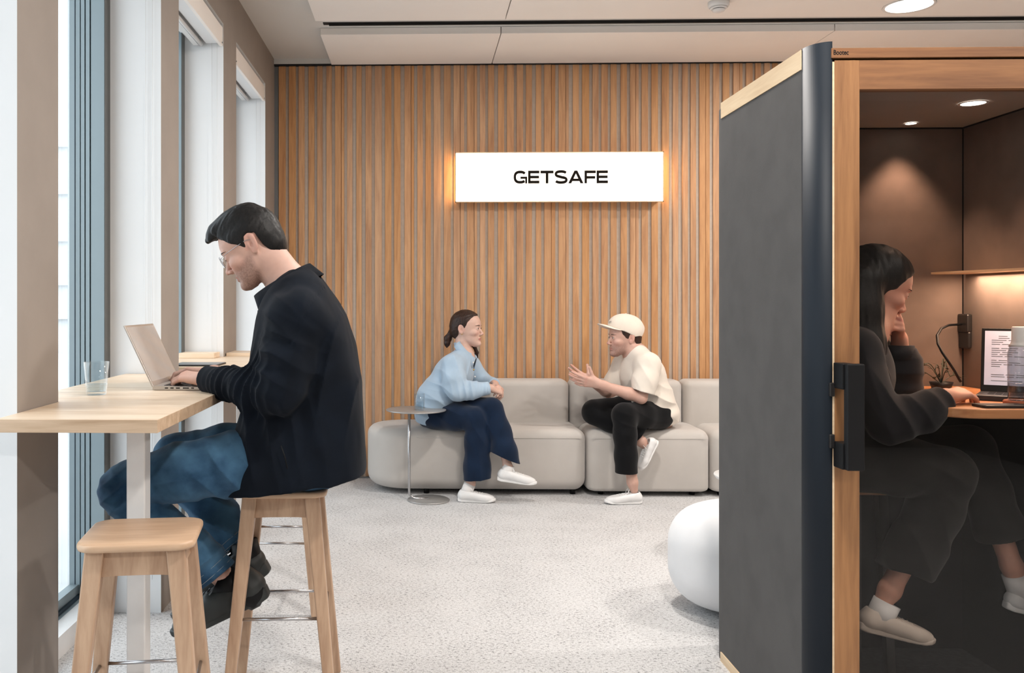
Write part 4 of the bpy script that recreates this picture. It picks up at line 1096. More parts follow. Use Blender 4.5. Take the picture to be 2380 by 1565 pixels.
def shoe(person, heel, toe, up, w=.048, mats=('shoe_white', 'sole_white', 'sole_white'), ankle=None, L=None, tall=.085):
    """heel/toe: sole ends on the ground line; builds upper, sole, laces, sock collar"""
    heel, toe, up = A3(heel), A3(toe), A3(up); y = toe - heel; L0 = np.linalg.norm(y); y /= L0
    sc = L0 / .30; S_ = SDF(.0042 * max(1, sc * .9)); S_.frame(heel, y, up, sc)
    # upper
    S_.chain([((0, .038, .048), .035), ((0, .10, .052), .037), ((0, .16, .044), .037), ((0, .215, .032), .037), ((0, .262, .025), .029)], .03, sq=((1, 0, 0), 1.18))
    S_.cone((0, .042, .05), (0, .055, tall), .036, .034, .03)
    S_.cone((0, .10, .06), (0, .15, .050), .030, .028, .03)
    S_.cone((0, .075, tall - .012), (0, .105, tall + .004), .020, .014, .012)     # tongue
    S_.cut((0, .05, tall + .004), (0, .16, 1), .006)
    S_.cone((0, .052, tall - .022), (0, .056, tall + .03), .026, .028, .004, 's')
    S_.cut((0, 0, .012), (0, 0, -1), .004)
    up_o = S_.build('shoe', mats[0], person)
    # sole: outlined slab
    T = SDF(.004 * max(1, sc * .9)); T.frame(heel, y, up, sc)
    def sole(P):
        yy = P[:, 1]; W_ = np.interp(yy, [0, .03, .09, .14, .20, .24, .275, .298], [.022, .035, .034, .037, .044, .043, .034, .012])
        rise = np.interp(yy, [0, .03, .18, .25, .30], [.004, 0, 0, .003, .014]); thick = np.interp(yy, [0, .08, .2, .30], [.034, .032, .026, .022])
        q = np.stack([np.abs(P[:, 0]) - W_ + .006, np.abs(yy - .149) - .149 + .006, np.abs(P[:, 2] - rise - thick / 2) - thick / 2 + .006], 1)
        return np.sqrt((np.maximum(q, 0) ** 2).sum(1)) + np.minimum(q.max(1), 0) - .006
    T.fn(sole, (0, .15, .015), .165, .003, 'u'); T.build('sole', mats[1], up_o)
    def W(p): o, R, k = S_.F; return Vector(o + R @ A3(p) * k)
    def W(p, ev=S_.ev, pr=list(S_.pr)):
        o, R, k = S_.F; zz = np.linspace(p[2] + .04, .02, 60); P = np.array([o + R @ np.array([p[0], p[1], z]) * k for z in zz]); D = ev(P, pr)
        i = int(np.argmax(D < 0)); z = zz[i] if (D < 0).any() else p[2]
        return Vector(o + R @ np.array([p[0], p[1], z + .0012]) * k)
    def W2(p): o, R, k = S_.F; return Vector(o + R @ A3(p) * k)
    lm = MB()
    for i in range(5):
        yy = .112 + i * .019; zz = .0915 - i * .0062
        lm.tube([W((x_, yy + .004 * abs(x_) / .022, zz)) for x_ in (-.024, -.018, -.012, -.006, 0, .006, .012, .018, .024)], .0028 * sc, 6)
    for s in (-1, 1):
        lm.tube([W((0, .107, .10)), W2((s * .016, .106, .112)), W2((s * .030, .112, .104)), W((s * .028, .122, .09)), W((s * .003, .112, .10))], .0022 * sc, 6)
        lm.tube([W((0, .108, .10)), W((s * .014, .120, .10)), W((s * .026, .134, .09)), W((s * .034, .146, .08))], .0022 * sc, 6)
    lm.build('laces', mats[2], up_o)
    return up_o
def twist(P, ctr, n, freq, amp, R, seed=0.0, along=None, w=6.0):
    "a local family of cloth folds: ridges across direction n round ctr"
    q = P - A3(ctr); g = np.exp(-(q * q).sum(1) / (R * R)); ph = q @ nrm3(n) * freq * 2 * PI + 1.6 * vnoise(P * w + seed)
    return amp * g * (1 - np.abs(np.sin(ph * .5)) ** .8 * 1.6)
# ================================================================== PEOPLE
def figure(name, label, loc, J, head, hands, skin, res=.0034, k=1.0, stub=None, lip=(172, 120, 108), fem=False, thin=1.0, brow='hair_black', closed=.2, gaze=(0, 1, 0)):
    "one continuous body skin from a joint table J; clothes are added as children afterwards"
    S_ = SDF(res); hd = head; t = thin
    add_head(S_, hd['o'], hd['fwd'], hd['up'], hd['sc'], fem, closed=closed)
    HF = S_.F; nb = S_.W((0, -.038, -.070)); S_.frame()
    S_.cone(nb, J['neck'], .058 * k * hd['sc'] * (.86 if fem else 1), .062 * k * (.86 if fem else 1), .03)
    S_.cone(S_.W(nb), J['neck'], .05 * k, .06 * k, .02)
    sx = (0, 1, 0)
    S_.cone(J['neck'], J['chest'], .07 * k, .105 * k * t, .06, sq=(sx, 1.35)); S_.cone(J['chest'], J['pelvis'], .105 * k * t, .09 * k * t, .06, sq=(sx, 1.3))
    for s in 'NF':
        S_.cone(J['neck'], J['sh' + s], .055 * k, .052 * k * t, .05)
        S_.cone(J['sh' + s], J['el' + s], .050 * k * t, .040 * k * t, .02); 
        e, w = Vector(J['el' + s]), Vector(J['wr' + s]); m = e.lerp(w, .3)
        S_.cone(e, m, .039 * k * t, .0425 * k * t, .02); S_.cone(m, w, .0425 * k * t, .0265 * k * t, .015)
        S_.cone(J['pelvis'], J['hip' + s], .088 * k, .08 * k, .05); S_.cone(J['hip' + s], J['kn' + s], .070 * k * t, .050 * k * t, .03)
        kn, an = Vector(J['kn' + s]), Vector(J['an' + s]); m = kn.lerp(an, .35)
        S_.cone(kn, m, .045 * k * t, .044 * k * t, .02); S_.cone(m, an, .044 * k * t, .035 * k * t, .02)
        S_.cone(an, Vector(an).lerp(Vector(J['to' + s]), .45), .034 * k, .026 * k, .02)
    for h in hands: add_hand(S_, **h)
    if 'extra' in J: J['extra'](S_)
    def colour(V):
        C = head_cols(V, HF, skin, lip, stub)
        # knuckles and fingertips a little redder
        for h in hands:
            w = A3(h['w']); f = nrm3(h['fwd']); d = (V - w) @ f; near = np.sqrt(((V - w) ** 2).sum(1)) < .21
            m = near * (np.exp(-((d - .092) / .010) ** 2) * .25 + np.clip((d - .14) / .05, 0, 1) * .3); red = np.array(lin((skin[0], skin[1] * .84, skin[2] * .82)))
            C = C * (1 - m[:, None]) + red * m[:, None]
        return C
    p = S_.build(name, 'skin', None, loc, colour, smooth=2, label=label, category='person')
    face_parts(p, HF, gaze, brow, closed, S_)
    return p, HF
def L(F, p): o, R, sc = F; return Vector(o + R @ A3(p) * sc)

def collar(person, mat, F_, B_, half, up, fold=.04, stand=.03, th=.005, open_=.35, name='collar', tip=.03):
    "turned-down collar round the neck; F_/B_ front and back points of the neckline ring"
    C = (Vector(F_) + Vector(B_)) / 2; a = (Vector(B_) - Vector(F_)) / 2; b = Vector(half); u = Vector(up).normalized(); mb = MB(); rs = []
    n = 40
    for i in range(n + 1):
        th_ = PI + open_ + (2 * PI - 2 * open_) * i / n
        r = a * math.cos(th_) + b * math.sin(th_); o = r.normalized(); q = C + r
        f = fold + tip * (abs(i / n * 2 - 1)) ** 4
        inner = q - u * .012; top = q + u * stand; mid = q + u * (stand + .006) + o * .009; outb = q + u * (stand - f) + o * (.026 + .006 * math.sin(i))
        outi = outb - o * th - u * .001; topi = q + u * (stand - th) + o * .006
        rs.append([inner, top - o * .001, mid, outb, outi, topi, inner + o * th])
    mb.rings(rs, 0, True, closed=True, cap=True); o_ = mb.build(name, mat, person)
    return o_

# ------------------------------------------------------------------ man at the bar table
def man_at_table():
    a = at; YM = 3.07
    J = dict(neck=a(694, 692, YM), chest=a(712, 800, YM), pelvis=a(690, 1055, YM),
             shN=a(700, 735, 2.90), shF=a(690, 735, 3.24), elN=a(652, 918, 2.84), elF=a(600, 930, 3.36), wrN=a(480, 882, 3.13), wrF=a(498, 866, 3.37),
             hipN=a(650, 1055, 2.98), hipF=a(655, 1045, 3.18), knN=a(292, 1144, 2.90), knF=a(412, 1066, 3.26), anN=a(538, 1358, 3.03), anF=a(572, 1290, 3.16),
             toN=a(600, 1385, 3.04), toF=a(580, 1330, 3.16))
    ho = a(580, 573, 3.05); hd = dict(o=ho, fwd=(-.866, .03, -.5), up=(-.5, 0, .866), sc=1.04)
    hN = dict(w=a(472, 879, 3.14), fwd=a(400, 873, 3.19) - a(472, 879, 3.14), dorsal=(.05, -.35, 1), sc=1.0, curl=((28, 42, 22), (26, 44, 24), (26, 42, 22), (24, 38, 20)), spread=(6, 2, -3, -8), thumb=(.02, .045, -.030))
    hF = dict(w=a(492, 866, 3.37), fwd=a(412, 858, 3.36) - a(492, 866, 3.37), dorsal=(.05, 0, 1), sc=1.0, left_thumb_x=-1, curl=((26, 40, 22), (24, 42, 24), (26, 40, 22), (28, 40, 20)), thumb=(.02, .045, -.030))
    p, F = figure('person', 'man with short dark hair and glasses in a black jacket typing on a laptop', a(690, 1120, YM), J, hd, [hN, hF], (204, 164, 148), .0029, 1.08, stub=(112, 84, 74), closed=.95, gaze=(0, .75, -.6))
    # jacket
    S_ = SDF(.0042); X0 = a(700, 900, YM).x; S_.frame((X0, YM, 0), (-1, 0, 0), (0, 0, 1))
    def row(py, f, b, w): z = a(700, py, YM).z; return (z, -(a(b, py, YM).x - X0), -(a(f, py, YM).x - X0), w)
    S_.loft([row(1165, 524, 850, .235), row(1085, 530, 851, .235), row(1000, 552, 847, .222), row(900, 580, 841, .212), row(800, 592, 828, .210), row(740, 600, 806, .205), row(700, 612, 786, .185), row(668, 630, 762, .145), row(640, 655, 742, .10), row(622, 675, 726, .06)], .03, 'u', 2.9)
    S_.frame()
    sh = [(J['shN'], 1), (J['shF'], 0)]
    S_.cone(a(700, 690, 2.98), a(694, 742, 2.90), .070, .088, .05); S_.cone(a(700, 690, 3.16), a(690, 742, 3.24), .070, .088, .05)
    S_.chain([(a(690, 745, 2.885), .092), (a(668, 840, 2.85), .084), (a(655, 905, 2.835), .076)], .035)
    S_.chain([(a(652, 905, 2.835), .072), (a(590, 905, 2.93), .067), (a(530, 893, 3.03), .055), (a(474, 880, 3.128), .045)], .03)
    S_.chain([(a(690, 745, 3.24), .088), (a(640, 880, 3.33), .075), (a(600, 915, 3.36), .068), (a(520, 866, 3.38), .044)], .03)
    S_.ell(a(636, 930, 2.84), (.055, .05, .045), .03)
    # cuffs open, hem slanted
    wN = (a(474, 880, 3.128) - a(530, 893, 3.03)); wF = a(520, 866, 3.38) - a(600, 915, 3.36)
    S_.cut(a(481, 882, 3.115), wN, .003, .10); S_.cut(a(528, 869, 3.378), wF, .003, .08)
    S_.cone(a(500, 886, 3.08), a(450, 874, 3.17), .034, .040, .004, 's')
    h0, h1 = a(527, 1133, YM), a(851, 1090, YM); hn = Vector((h1.z - h0.z, 0, -(h1.x - h0.x)))
    S_.cut(h0 + (h1 - h0) * .5 - Vector((0, 0, .006)), hn if hn.z < 0 else -hn, .006)
    S_.cone(a(612, 655, YM), a(700, 640, YM), .058, .066, .012, 's')    # neck opening
    eN = a(640, 905, 2.80)
    def post(P, D):
        ax = nrm3(a(474, 880, 3.128) - a(652, 905, 2.835))
        D = D - twist(P, a(590, 905, 2.88), ax + np.array([0, 0, .35]), 25, .013, .105, 3)
        D = D - twist(P, a(520, 892, 3.0), ax, 30, .009, .07, 8)
        D = D - twist(P, a(640, 830, 2.80), (.45, 0, 1), 16, .012, .10, 5, w=9)
        D = D - twist(P, a(640, 760, 2.83), (.8, 0, 1), 14, .009, .10, 9, w=7)
        D = D - twist(P, a(620, 1010, 2.86), (1, 0, .25), 13, .012, .13, 2, w=5)
        D = D - twist(P, a(760, 850, 2.9), (1, 0, -.25), 9, .011, .22, 7, w=4)
        D = D - twist(P, a(745, 720, 2.95), (1, 0, .9), 9, .006, .12, 12, w=5)
        D = D - twist(P, a(760, 1030, 2.87), (1, 0, .1), 7, .006, .20, 4, w=4)
        # shoulder seam
        sm = np.abs((P - A3(a(700, 720, 2.9))) @ nrm3((.75, 0, -.35)) - .030 + .0) ; q = (P[:, 1] < 2.98) & (P[:, 2] > a(0, 800, 2.9).z)
        D = D - .0022 * vnoise(P * np.array([9, 9, 5.])) - .0012 * vnoise(P * np.array([30, 30, 12.]) + 4)
        return D + np.where(q, .004 * np.exp(-(sm / .0035) ** 2), 0)
    S_.post = post
    S_.build('jacket', 'jacket_black', p)
    collar(p, 'jacket_black', a(608, 708, YM), a(728, 636, YM), (0, .098, 0), (-.5, 0, .86), fold=.05, stand=.030, open_=.30, tip=.035)
    MB().tube([a(653, 1036, 2.833), a(662, 1062, 2.829), a(668, 1090, 2.829)], .0022, 6).build('pocket_welt', 'matte_black', p)
    # front placket edge
    MB().tube([a(602, 722, 3.0), a(594, 800, 3.0), a(584, 880, 3.0)], .005, 8).build('placket', 'jacket_black', p)
    # jeans
    S_ = SDF(.0042)
    S_.cone(a(720, 1060, YM), a(650, 1060, YM), .13, .12, .05, sq=((0, 1, 0), 1.3))
    S_.chain([(a(650, 1058, 3.0), .108), (a(540, 1080, 2.95), .106), (a(420, 1098, 2.90), .094), (a(310, 1126, 2.90), .080), (a(284, 1136, 2.90), .074)], .03)
    S_.chain([(a(288, 1146, 2.90), .076), (a(340, 1205, 2.93), .079), (a(430, 1275, 2.975), .084), (a(520, 1355, 3.02), .084)], .03)
    S_.chain([(a(650, 1045, 3.17), .115), (a(520, 1050, 3.22), .095), (a(410, 1058, 3.26), .078)], .03)
    S_.chain([(a(408, 1062, 3.26), .078), (a(450, 1130, 3.25), .077), (a(500, 1200, 3.22), .080), (a(560, 1285, 3.2), .078)], .03)
    nN = a(510, 1345, 2.96) - a(400, 1250, 2.93); nF = a(552, 1272, 3.2) - a(480, 1170, 3.23)
    S_.cut(a(503, 1340, 3.01), (nN.x * .9, 0, nN.z * 1.15), .004, .22); S_.cut(a(552, 1268, 3.2), nF, .004, .2)
    S_.cone(a(492, 1330, 3.0), a(560, 1392, 3.03), .060, .074, .004, 's')
    def post(P, D):
        D = D - twist(P, a(300, 1160, 2.86), (.8, 0, -1), 22, .010, .09, 1)
        D = D - twist(P, a(270, 1130, 2.86), (.4, 0, 1), 20, .007, .06, 6)
        D = D - twist(P, a(520, 1100, 2.86), (1, 0, .8), 14, .010, .13, 9)
        D = D - twist(P, a(480, 1310, 2.90), (-.5, 0, 1), 16, .010, .10, 4)
        D = D - twist(P, a(510, 1220, 3.16), (.6, 0, 1), 14, .012, .12, 2)
        D = D - twist(P, a(400, 1120, 3.0), (1, 0, .5), 12, .004, .2, 2)
        D = D - .0025 * vnoise(P * np.array([14, 14, 14.])) - .0012 * vnoise(P * np.array([40, 20, 40.]) + 4)
        sA = a(540, 1090, 2.85); sB = a(330, 1130, 2.85); n_ = nrm3(Vector((sB.z - sA.z, 0, -(sB.x - sA.x)))); d_ = (P - A3(sA)) @ n_
        q = (P[:, 1] < 2.9) & (P[:, 0] < sA.x + .1) & (P[:, 0] > sB.x)
        return D - np.where(q, .0014 * np.exp(-(d_ / .003) ** 2), 0)
    S_.post = post
    S_.build('jeans', 'denim_blue', p)
    # hem bands
    for c_, n_, r_ in ((a(499, 1336, 3.008), nN, .084), (a(548, 1263, 3.18), nF, .077)):
        n_ = Vector((n_.x * .9, 0, n_.z * 1.15)).normalized() if r_ > .08 else Vector(n_).normalized(); x_ = Vector((0, 1, 0)); y_ = n_.cross(x_)
        for off in (0, -.022):
            pts = []
            for t in [2 * PI * i / 48 for i in range(49)]:
                rr = np.linspace(.125, .045, 70); d_ = x_ * math.cos(t) + y_ * math.sin(t); b_ = c_ + n_ * (off - .008); Q = np.array([A3(b_ + d_ * float(r)) for r in rr]); D = S_.post(Q, S_.ev(Q, S_.pr)); i_ = int(np.argmax(D < 0))
                pts.append(b_ + d_ * float(rr[i_] if (D < 0).any() else r_))
            MB().tube(pts, .0011, 5).build('hem_stitching', 'thread', p)
    # hair
    S_ = SDF(.0028); S_.frame(*[None] * 0) if False else None
    S_.F = F
    S_.ell((0, -.014, .036), (.0815, .112, .098), .02); S_.ell((0, -.070, -.020), (.064, .050, .066), .03)
    S_.ell((0, .005, .100), (.058, .085, .036), .03); S_.ell((.010, .060, .098), (.050, .048, .026), .02); S_.cone((.0, .075, .100), (.0, .112, .086), .020, .010, .02); S_.cone((-.02, .07, .098), (-.025, .098, .080), .018, .009, .02)
    YL = [-.14, -.10, -.080, -.062, -.052, -.048, -.012, -.006, .004, .012, .024, .040, .058, .072, .085, .13]
    ZL = [-.075, -.082, -.078, -.055, -.030, .022, .026, -.004, -.014, .0, .016, .028, .050, .064, .070, .066]
    S_.fn(lambda P: (np.interp(P[:, 1], YL, ZL) + .010 * (1 - np.clip(np.abs(P[:, 0]) / .06, 0, 1)) * (P[:, 1] > .03) - P[:, 2]) * .6, (0, 0, 0), 1e9, .004, 'i')
    for s in (-1, 1): S_.ell((s * .080, -.026, -.006), (.016, .024, .036), .004, 's')
    o_, R_, k_ = F
    def post(P, D):
        Q = (P - o_) @ R_ / k_; n1 = vnoise(np.stack([Q[:, 0] * 260 + 30 * Q[:, 1], Q[:, 1] * 16 + Q[:, 2] * 10, Q[:, 2] * 150 + Q[:, 1] * 90], 1)); n2 = vnoise(np.stack([Q[:, 0] * 90, Q[:, 1] * 12 + Q[:, 2] * 8, Q[:, 2] * 40], 1) + 9)
        part = np.exp(-((Q[:, 0] + .038) / .004) ** 2) * (Q[:, 1] > -.03) * (Q[:, 2] > .06)
        return D - .0011 * n1 - .0016 * n2 + .004 * part
    S_.post = post
    S_.build('hair', 'hair_black', p, smooth=1)
    # glasses
    g = MB()
    for s in (-1, 1):
        g.tube([L(F, (s * (.0335 + .0215 * math.cos(t)), .1015 - .010 * abs(math.cos(t)) * (1 if s * math.cos(t) * s > 0 else 0) * 0 - .006 * math.cos(t) * 1.0, -.006 + .0200 * math.sin(t))) for t in [2 * PI * i / 32 for i in range(33)]], .0012, 6)
        g.tube([L(F, (s * .055, .096, .002)), L(F, (s * .070, .080, .006)), L(F, (s * .0755, .03, .010)), L(F, (s * .0775, -.012, .012)), L(F, (s * .078, -.03, .004))], .0011, 6)
    g.tube([L(F, (-.012, .106, .0)), L(F, (0, .111, .003)), L(F, (.012, .106, .0))], .0011, 6)
    gl = g.build('glasses', 'steel', p)
    for s in (-1, 1):
        m = MB(); ring = [L(F, (s * (.0335 + .0210 * math.cos(t)), .1015 - .006 * math.cos(t), -.006 + .0195 * math.sin(t))) for t in [2 * PI * i / 28 for i in range(28)]]
        m.add(ring, [list(range(28))]); m.build('lens', 'lens_glass', gl)
    # shoes
    f0, f1 = a(630, 1387, 3.04), a(404, 1490, 3.03)
    shoe(p, f0, f1, (-.424, 0, .906), mats=('shoe_dark', 'sole_dark', 'thread'), tall=.100)
    f0, f1 = a(632, 1330, 3.165), a(408, 1452, 3.165)
    shoe(p, f0, f1, (-.45, 0, .89), mats=('shoe_dark', 'sole_dark', 'thread'), tall=.095)
    for q0, q1 in ((J['anN'], J['toN']), (J['anF'], J['toF'])):
        q0, q1 = Vector(q0), Vector(q1); MB().tube([q0 + (q0 - q1).normalized() * .05, q0, q1, q1 + (q1 - q0).normalized() * .02], [.050, .054, .053, .03], 20).build('sock', 'matte_black', p)
    return p
man_at_table()
def woman_on_sofa():
    a = at
    J = dict(neck=a(1078, 832, 6.42), chest=a(1056, 880, 6.42), pelvis=a(1005, 965, 6.44),
             shN=a(1056, 850, 6.27), shF=a(1092, 850, 6.57), elN=a(1062, 912, 6.20), elF=a(1128, 895, 6.56), wrN=a(1142, 902, 6.20), wrF=a(1152, 893, 6.36),
             hipN=a(1010, 968, 6.36), hipF=a(1010, 962, 6.52), knN=a(1112, 968, 6.15), knF=a(1146, 950, 6.22), anN=a(1094, 1124, 6.11), anF=a(1180, 1085, 6.08),
             toN=a(1070, 1162, 6.10), toF=a(1165, 1115, 6.08))
    hd = dict(o=a(1087, 763, 6.42), fwd=(.93, -.36, .02), up=(.0, 0, 1), sc=1.06)
    hN = dict(w=a(1142, 902, 6.20), fwd=a(1172, 913, 6.26) - a(1142, 902, 6.20), dorsal=(.1, -.6, .8), sc=1.0, left_thumb_x=-1, curl=((38, 48, 30), (38, 50, 30), (40, 50, 30), (44, 50, 30)), thumb=(.01, .045, -.03))
    hF = dict(w=a(1152, 894, 6.34), fwd=a(1170, 910, 6.24) - a(1150, 894, 6.38), dorsal=(.3, .5, .8), sc=.98, curl=((34, 44, 30), (36, 46, 30), (38, 48, 30), (40, 50, 30)), thumb=(.01, .045, -.03))
    p, F = figure('person', 'woman in a light blue shirt and navy trousers sitting cross-legged on the sofa, leaning forward', a(1005, 985, 6.42), J, hd, [hN, hF], (204, 168, 152), .0030, .92, fem=True, thin=.92, brow='hair_brown', closed=.1, gaze=(.1, 1, 0), lip=(178, 116, 106))
    S_ = SDF(.0045)
    sq = ((0, 1, 0), 1.25)
    S_.cone(a(1077, 828, 6.42), a(1056, 868, 6.42), .070, .122, .06, sq=sq); S_.cone(a(1056, 868, 6.42), a(1018, 930, 6.42), .135, .150, .06, sq=sq); S_.cone(a(1018, 930, 6.42), a(1004, 968, 6.44), .148, .118, .05, sq=((0, 1, 0), 1.3))
    S_.ell(a(998, 962, 6.42), (.105, .17, .085), .03)
    S_.cone(a(1077, 828, 6.40), a(1054, 850, 6.28), .055, .078, .04); S_.cone(a(1077, 828, 6.44), a(1092, 850, 6.57), .055, .074, .04)
    S_.chain([(a(1054, 852, 6.26), .082), (a(1055, 885, 6.22), .083), (a(1062, 908, 6.20), .070)], .03)
    S_.chain([(a(1062, 910, 6.195), .070), (a(1095, 908, 6.19), .062), (a(1133, 903, 6.195), .045)], .03)
    S_.chain([(a(1092, 850, 6.57), .075), (a(1122, 890, 6.57), .068), (a(1150, 893, 6.42), .044)], .03)
    S_.cut(a(1138, 902, 6.20), a(1140, 902, 6.20) - a(1095, 908, 6.19), .003, .09); S_.cut(a(1150, 893, 6.42), (.4, -1, 0), .003, .06)
    S_.cone(a(1085, 815, 6.41), a(1080, 826, 6.42), .052, .050, .012, 's')
    S_.cut(a(990, 986, 6.4), (-.15, 0, -1), .01)
    def post(P, D):
        D = D - twist(P, a(1080, 905, 6.14), (1, 0, .2), 22, .008, .09, 3) - twist(P, a(1025, 900, 6.27), (.6, 0, 1), 11, .012, .14, 7, w=5) - twist(P, a(1060, 850, 6.2), (1, 0, .4), 13, .007, .10, 2)
        return D - twist(P, a(1110, 860, 6.3), (1, 0, -.2), 14, .008, .12, 5) - twist(P, a(1005, 950, 6.3), (.2, 0, 1), 15, .007, .12, 11) - twist(P, a(1120, 904, 6.15), (1, 0, 0), 30, .005, .05, 1)
    S_.post = post; S_.build('shirt', 'shirt_blue', p)
    collar(p, 'shirt_blue', a(1103, 838, 6.39), a(1066, 796, 6.44), (.02, .070, 0), (.45, 0, .88), fold=.052, stand=.018, open_=.28, tip=.035)
    # cuff, buttons
    n_ = (a(1133, 903, 6.195) - a(1095, 908, 6.19)).normalized()
    MB().tube([a(1131, 903.3, 6.195) - n_ * .012, a(1131, 903.3, 6.195) + n_ * .018], [.0475, .0455], 24).build('cuff', 'shirt_blue', p)
    for px, py, Y in ((1100, 843, 6.315), (1101, 860, 6.30), (1104, 876, 6.29), (1106, 890, 6.285)):
        MB().lathe([(.001, 0), (.006, 0), (.006, .002), (.001, .003)], 12, M=Matrix.Translation(a(px, py, Y)) @ Matrix.Rotation(PI / 2, 4, 'X')).build('button', 'gold' if py == 860 else 'white_metal', p)
    # trousers
    S_ = SDF(.0045)
    S_.cone(a(1000, 965, 6.44), a(1012, 962, 6.38), .10, .105, .05, sq=((0, 1, 0), 1.4))
    S_.chain([(a(1012, 960, 6.50), .105), (a(1080, 952, 6.32), .092), (a(1142, 950, 6.20), .076)], .03)
    S_.chain([(a(1144, 954, 6.19), .076), (a(1160, 1000, 6.14), .078), (a(1172, 1050, 6.09), .086), (a(1180, 1085, 6.08), .088)], .03, sq=((0, 1, 0), .86))
    S_.cut(a(1173, 1064, 6.08), (-.42, 0, -1), .003, .15); S_.cone(a(1173, 1056, 6.09), a(1180, 1090, 6.08), .058, .074, .004, 's', sq=((0, 1, 0), .8))
    S_.chain([(a(1012, 966, 6.35), .100), (a(1060, 970, 6.24), .094), (a(1104, 972, 6.15), .076)], .03)
    S_.chain([(a(1106, 978, 6.15), .076), (a(1108, 1030, 6.13), .080), (a(1109, 1085, 6.115), .090), (a(1110, 1130, 6.11), .098)], .03, sq=((0, 1, 0), .86))
    S_.cut(a(1110, 1114, 6.11), (0.1, 0, -1), .003, .22)
    S_.cone(a(1109, 1104, 6.11), a(1110, 1135, 6.11), .066, .084, .004, 's', sq=((0, 1, 0), .8))
    def post(P, D):
        return D - twist(P, a(1108, 1000, 6.08), (.9, 0, .5), 12, .008, .10, 3) - twist(P, a(1050, 955, 6.2), (.5, 0, 1), 14, .006, .12, 7) - twist(P, a(1165, 1000, 6.08), (1, 0, -.3), 11, .007, .11, 9) - twist(P, a(1110, 1080, 6.04), (1, 0, .05), 12, .006, .10, 2)
    S_.post = post; S_.build('trousers', 'trouser_navy', p)
    # hair drawn back to a low ponytail
    S_ = SDF(.0032); S_.F = F
    S_.ell((0, -.016, .034), (.0805, .110, .094), .02); S_.ell((0, -.075, -.015), (.058, .050, .062), .03)
    YL = [-.14, -.085, -.060, -.046, -.036, -.010, .0, .012, .024, .038, .055, .072, .088, .13]; ZL = [-.060, -.075, -.055, -.020, .018, .014, -.004, .012, .036, .060, .078, .090, .094, .095]
    S_.fn(lambda P: (np.interp(P[:, 1], YL, ZL) - P[:, 2]) * .6, (0, 0, 0), 1e9, .004, 'i')
    for s in (-1, 1): S_.ell((s * .080, -.026, -.008), (.018, .022, .034), .004, 's')
    S_.ell((0, -.118, -.028), (.022, .020, .024), .010)
    S_.chain([((0, -.125, -.035), .018), ((0, -.145, -.07), .026), ((.004, -.150, -.105), .020), ((.006, -.152, -.13), .006)], .01)
    S_.chain([((-.05, .030, -.13), .013), ((-.055, .045, -.17), .012), ((-.055, .050, -.205), .004)], .01)
    S_.chain([((-.045, -.02, -.07), .012), ((-.05, .030, -.13), .013)], .01)
    o_, R_, k_ = F
    def post(P, D):
        Q = (P - o_) @ R_ / k_; return D - .0016 * vnoise(np.stack([Q[:, 0] * 60, Q[:, 1] * 30 + Q[:, 2] * 50, Q[:, 2] * 130 - Q[:, 1] * 90], 1))
    S_.post = post; S_.build('hair', 'hair_brown', p)
    for dy in (0, .008): MB().lathe([(.0035 + .0009 * math.cos(t), .0009 * math.sin(t)) for t in [2 * PI * i / 8 for i in range(9)]], 14, M=Matrix.Translation(L(F, (.0785, -.022 + dy, -.040))) @ Matrix.Rotation(PI / 2, 4, 'X'), cap=False).build('earring', 'gold', p)
    h0, h1 = a(1064, 1164, 6.10), a(1153, 1166, 6.07); h0.z = h1.z = .001
    shoe(p, h0, h1, (0, 0, 1), tall=.088)
    shoe(p, a(1155, 1117, 6.08), a(1248, 1130, 6.05), (.10, 0, 1), tall=.088)
    for an, sh in ((a(1092, 1126, 6.11), a(1082, 1150, 6.10)), (a(1183, 1082, 6.08), a(1174, 1108, 6.08))):
        MB().tube([an, an.lerp(sh, .5), sh], .041, 20).build('sock', 'sock_white', p)
    return p
woman_on_sofa()

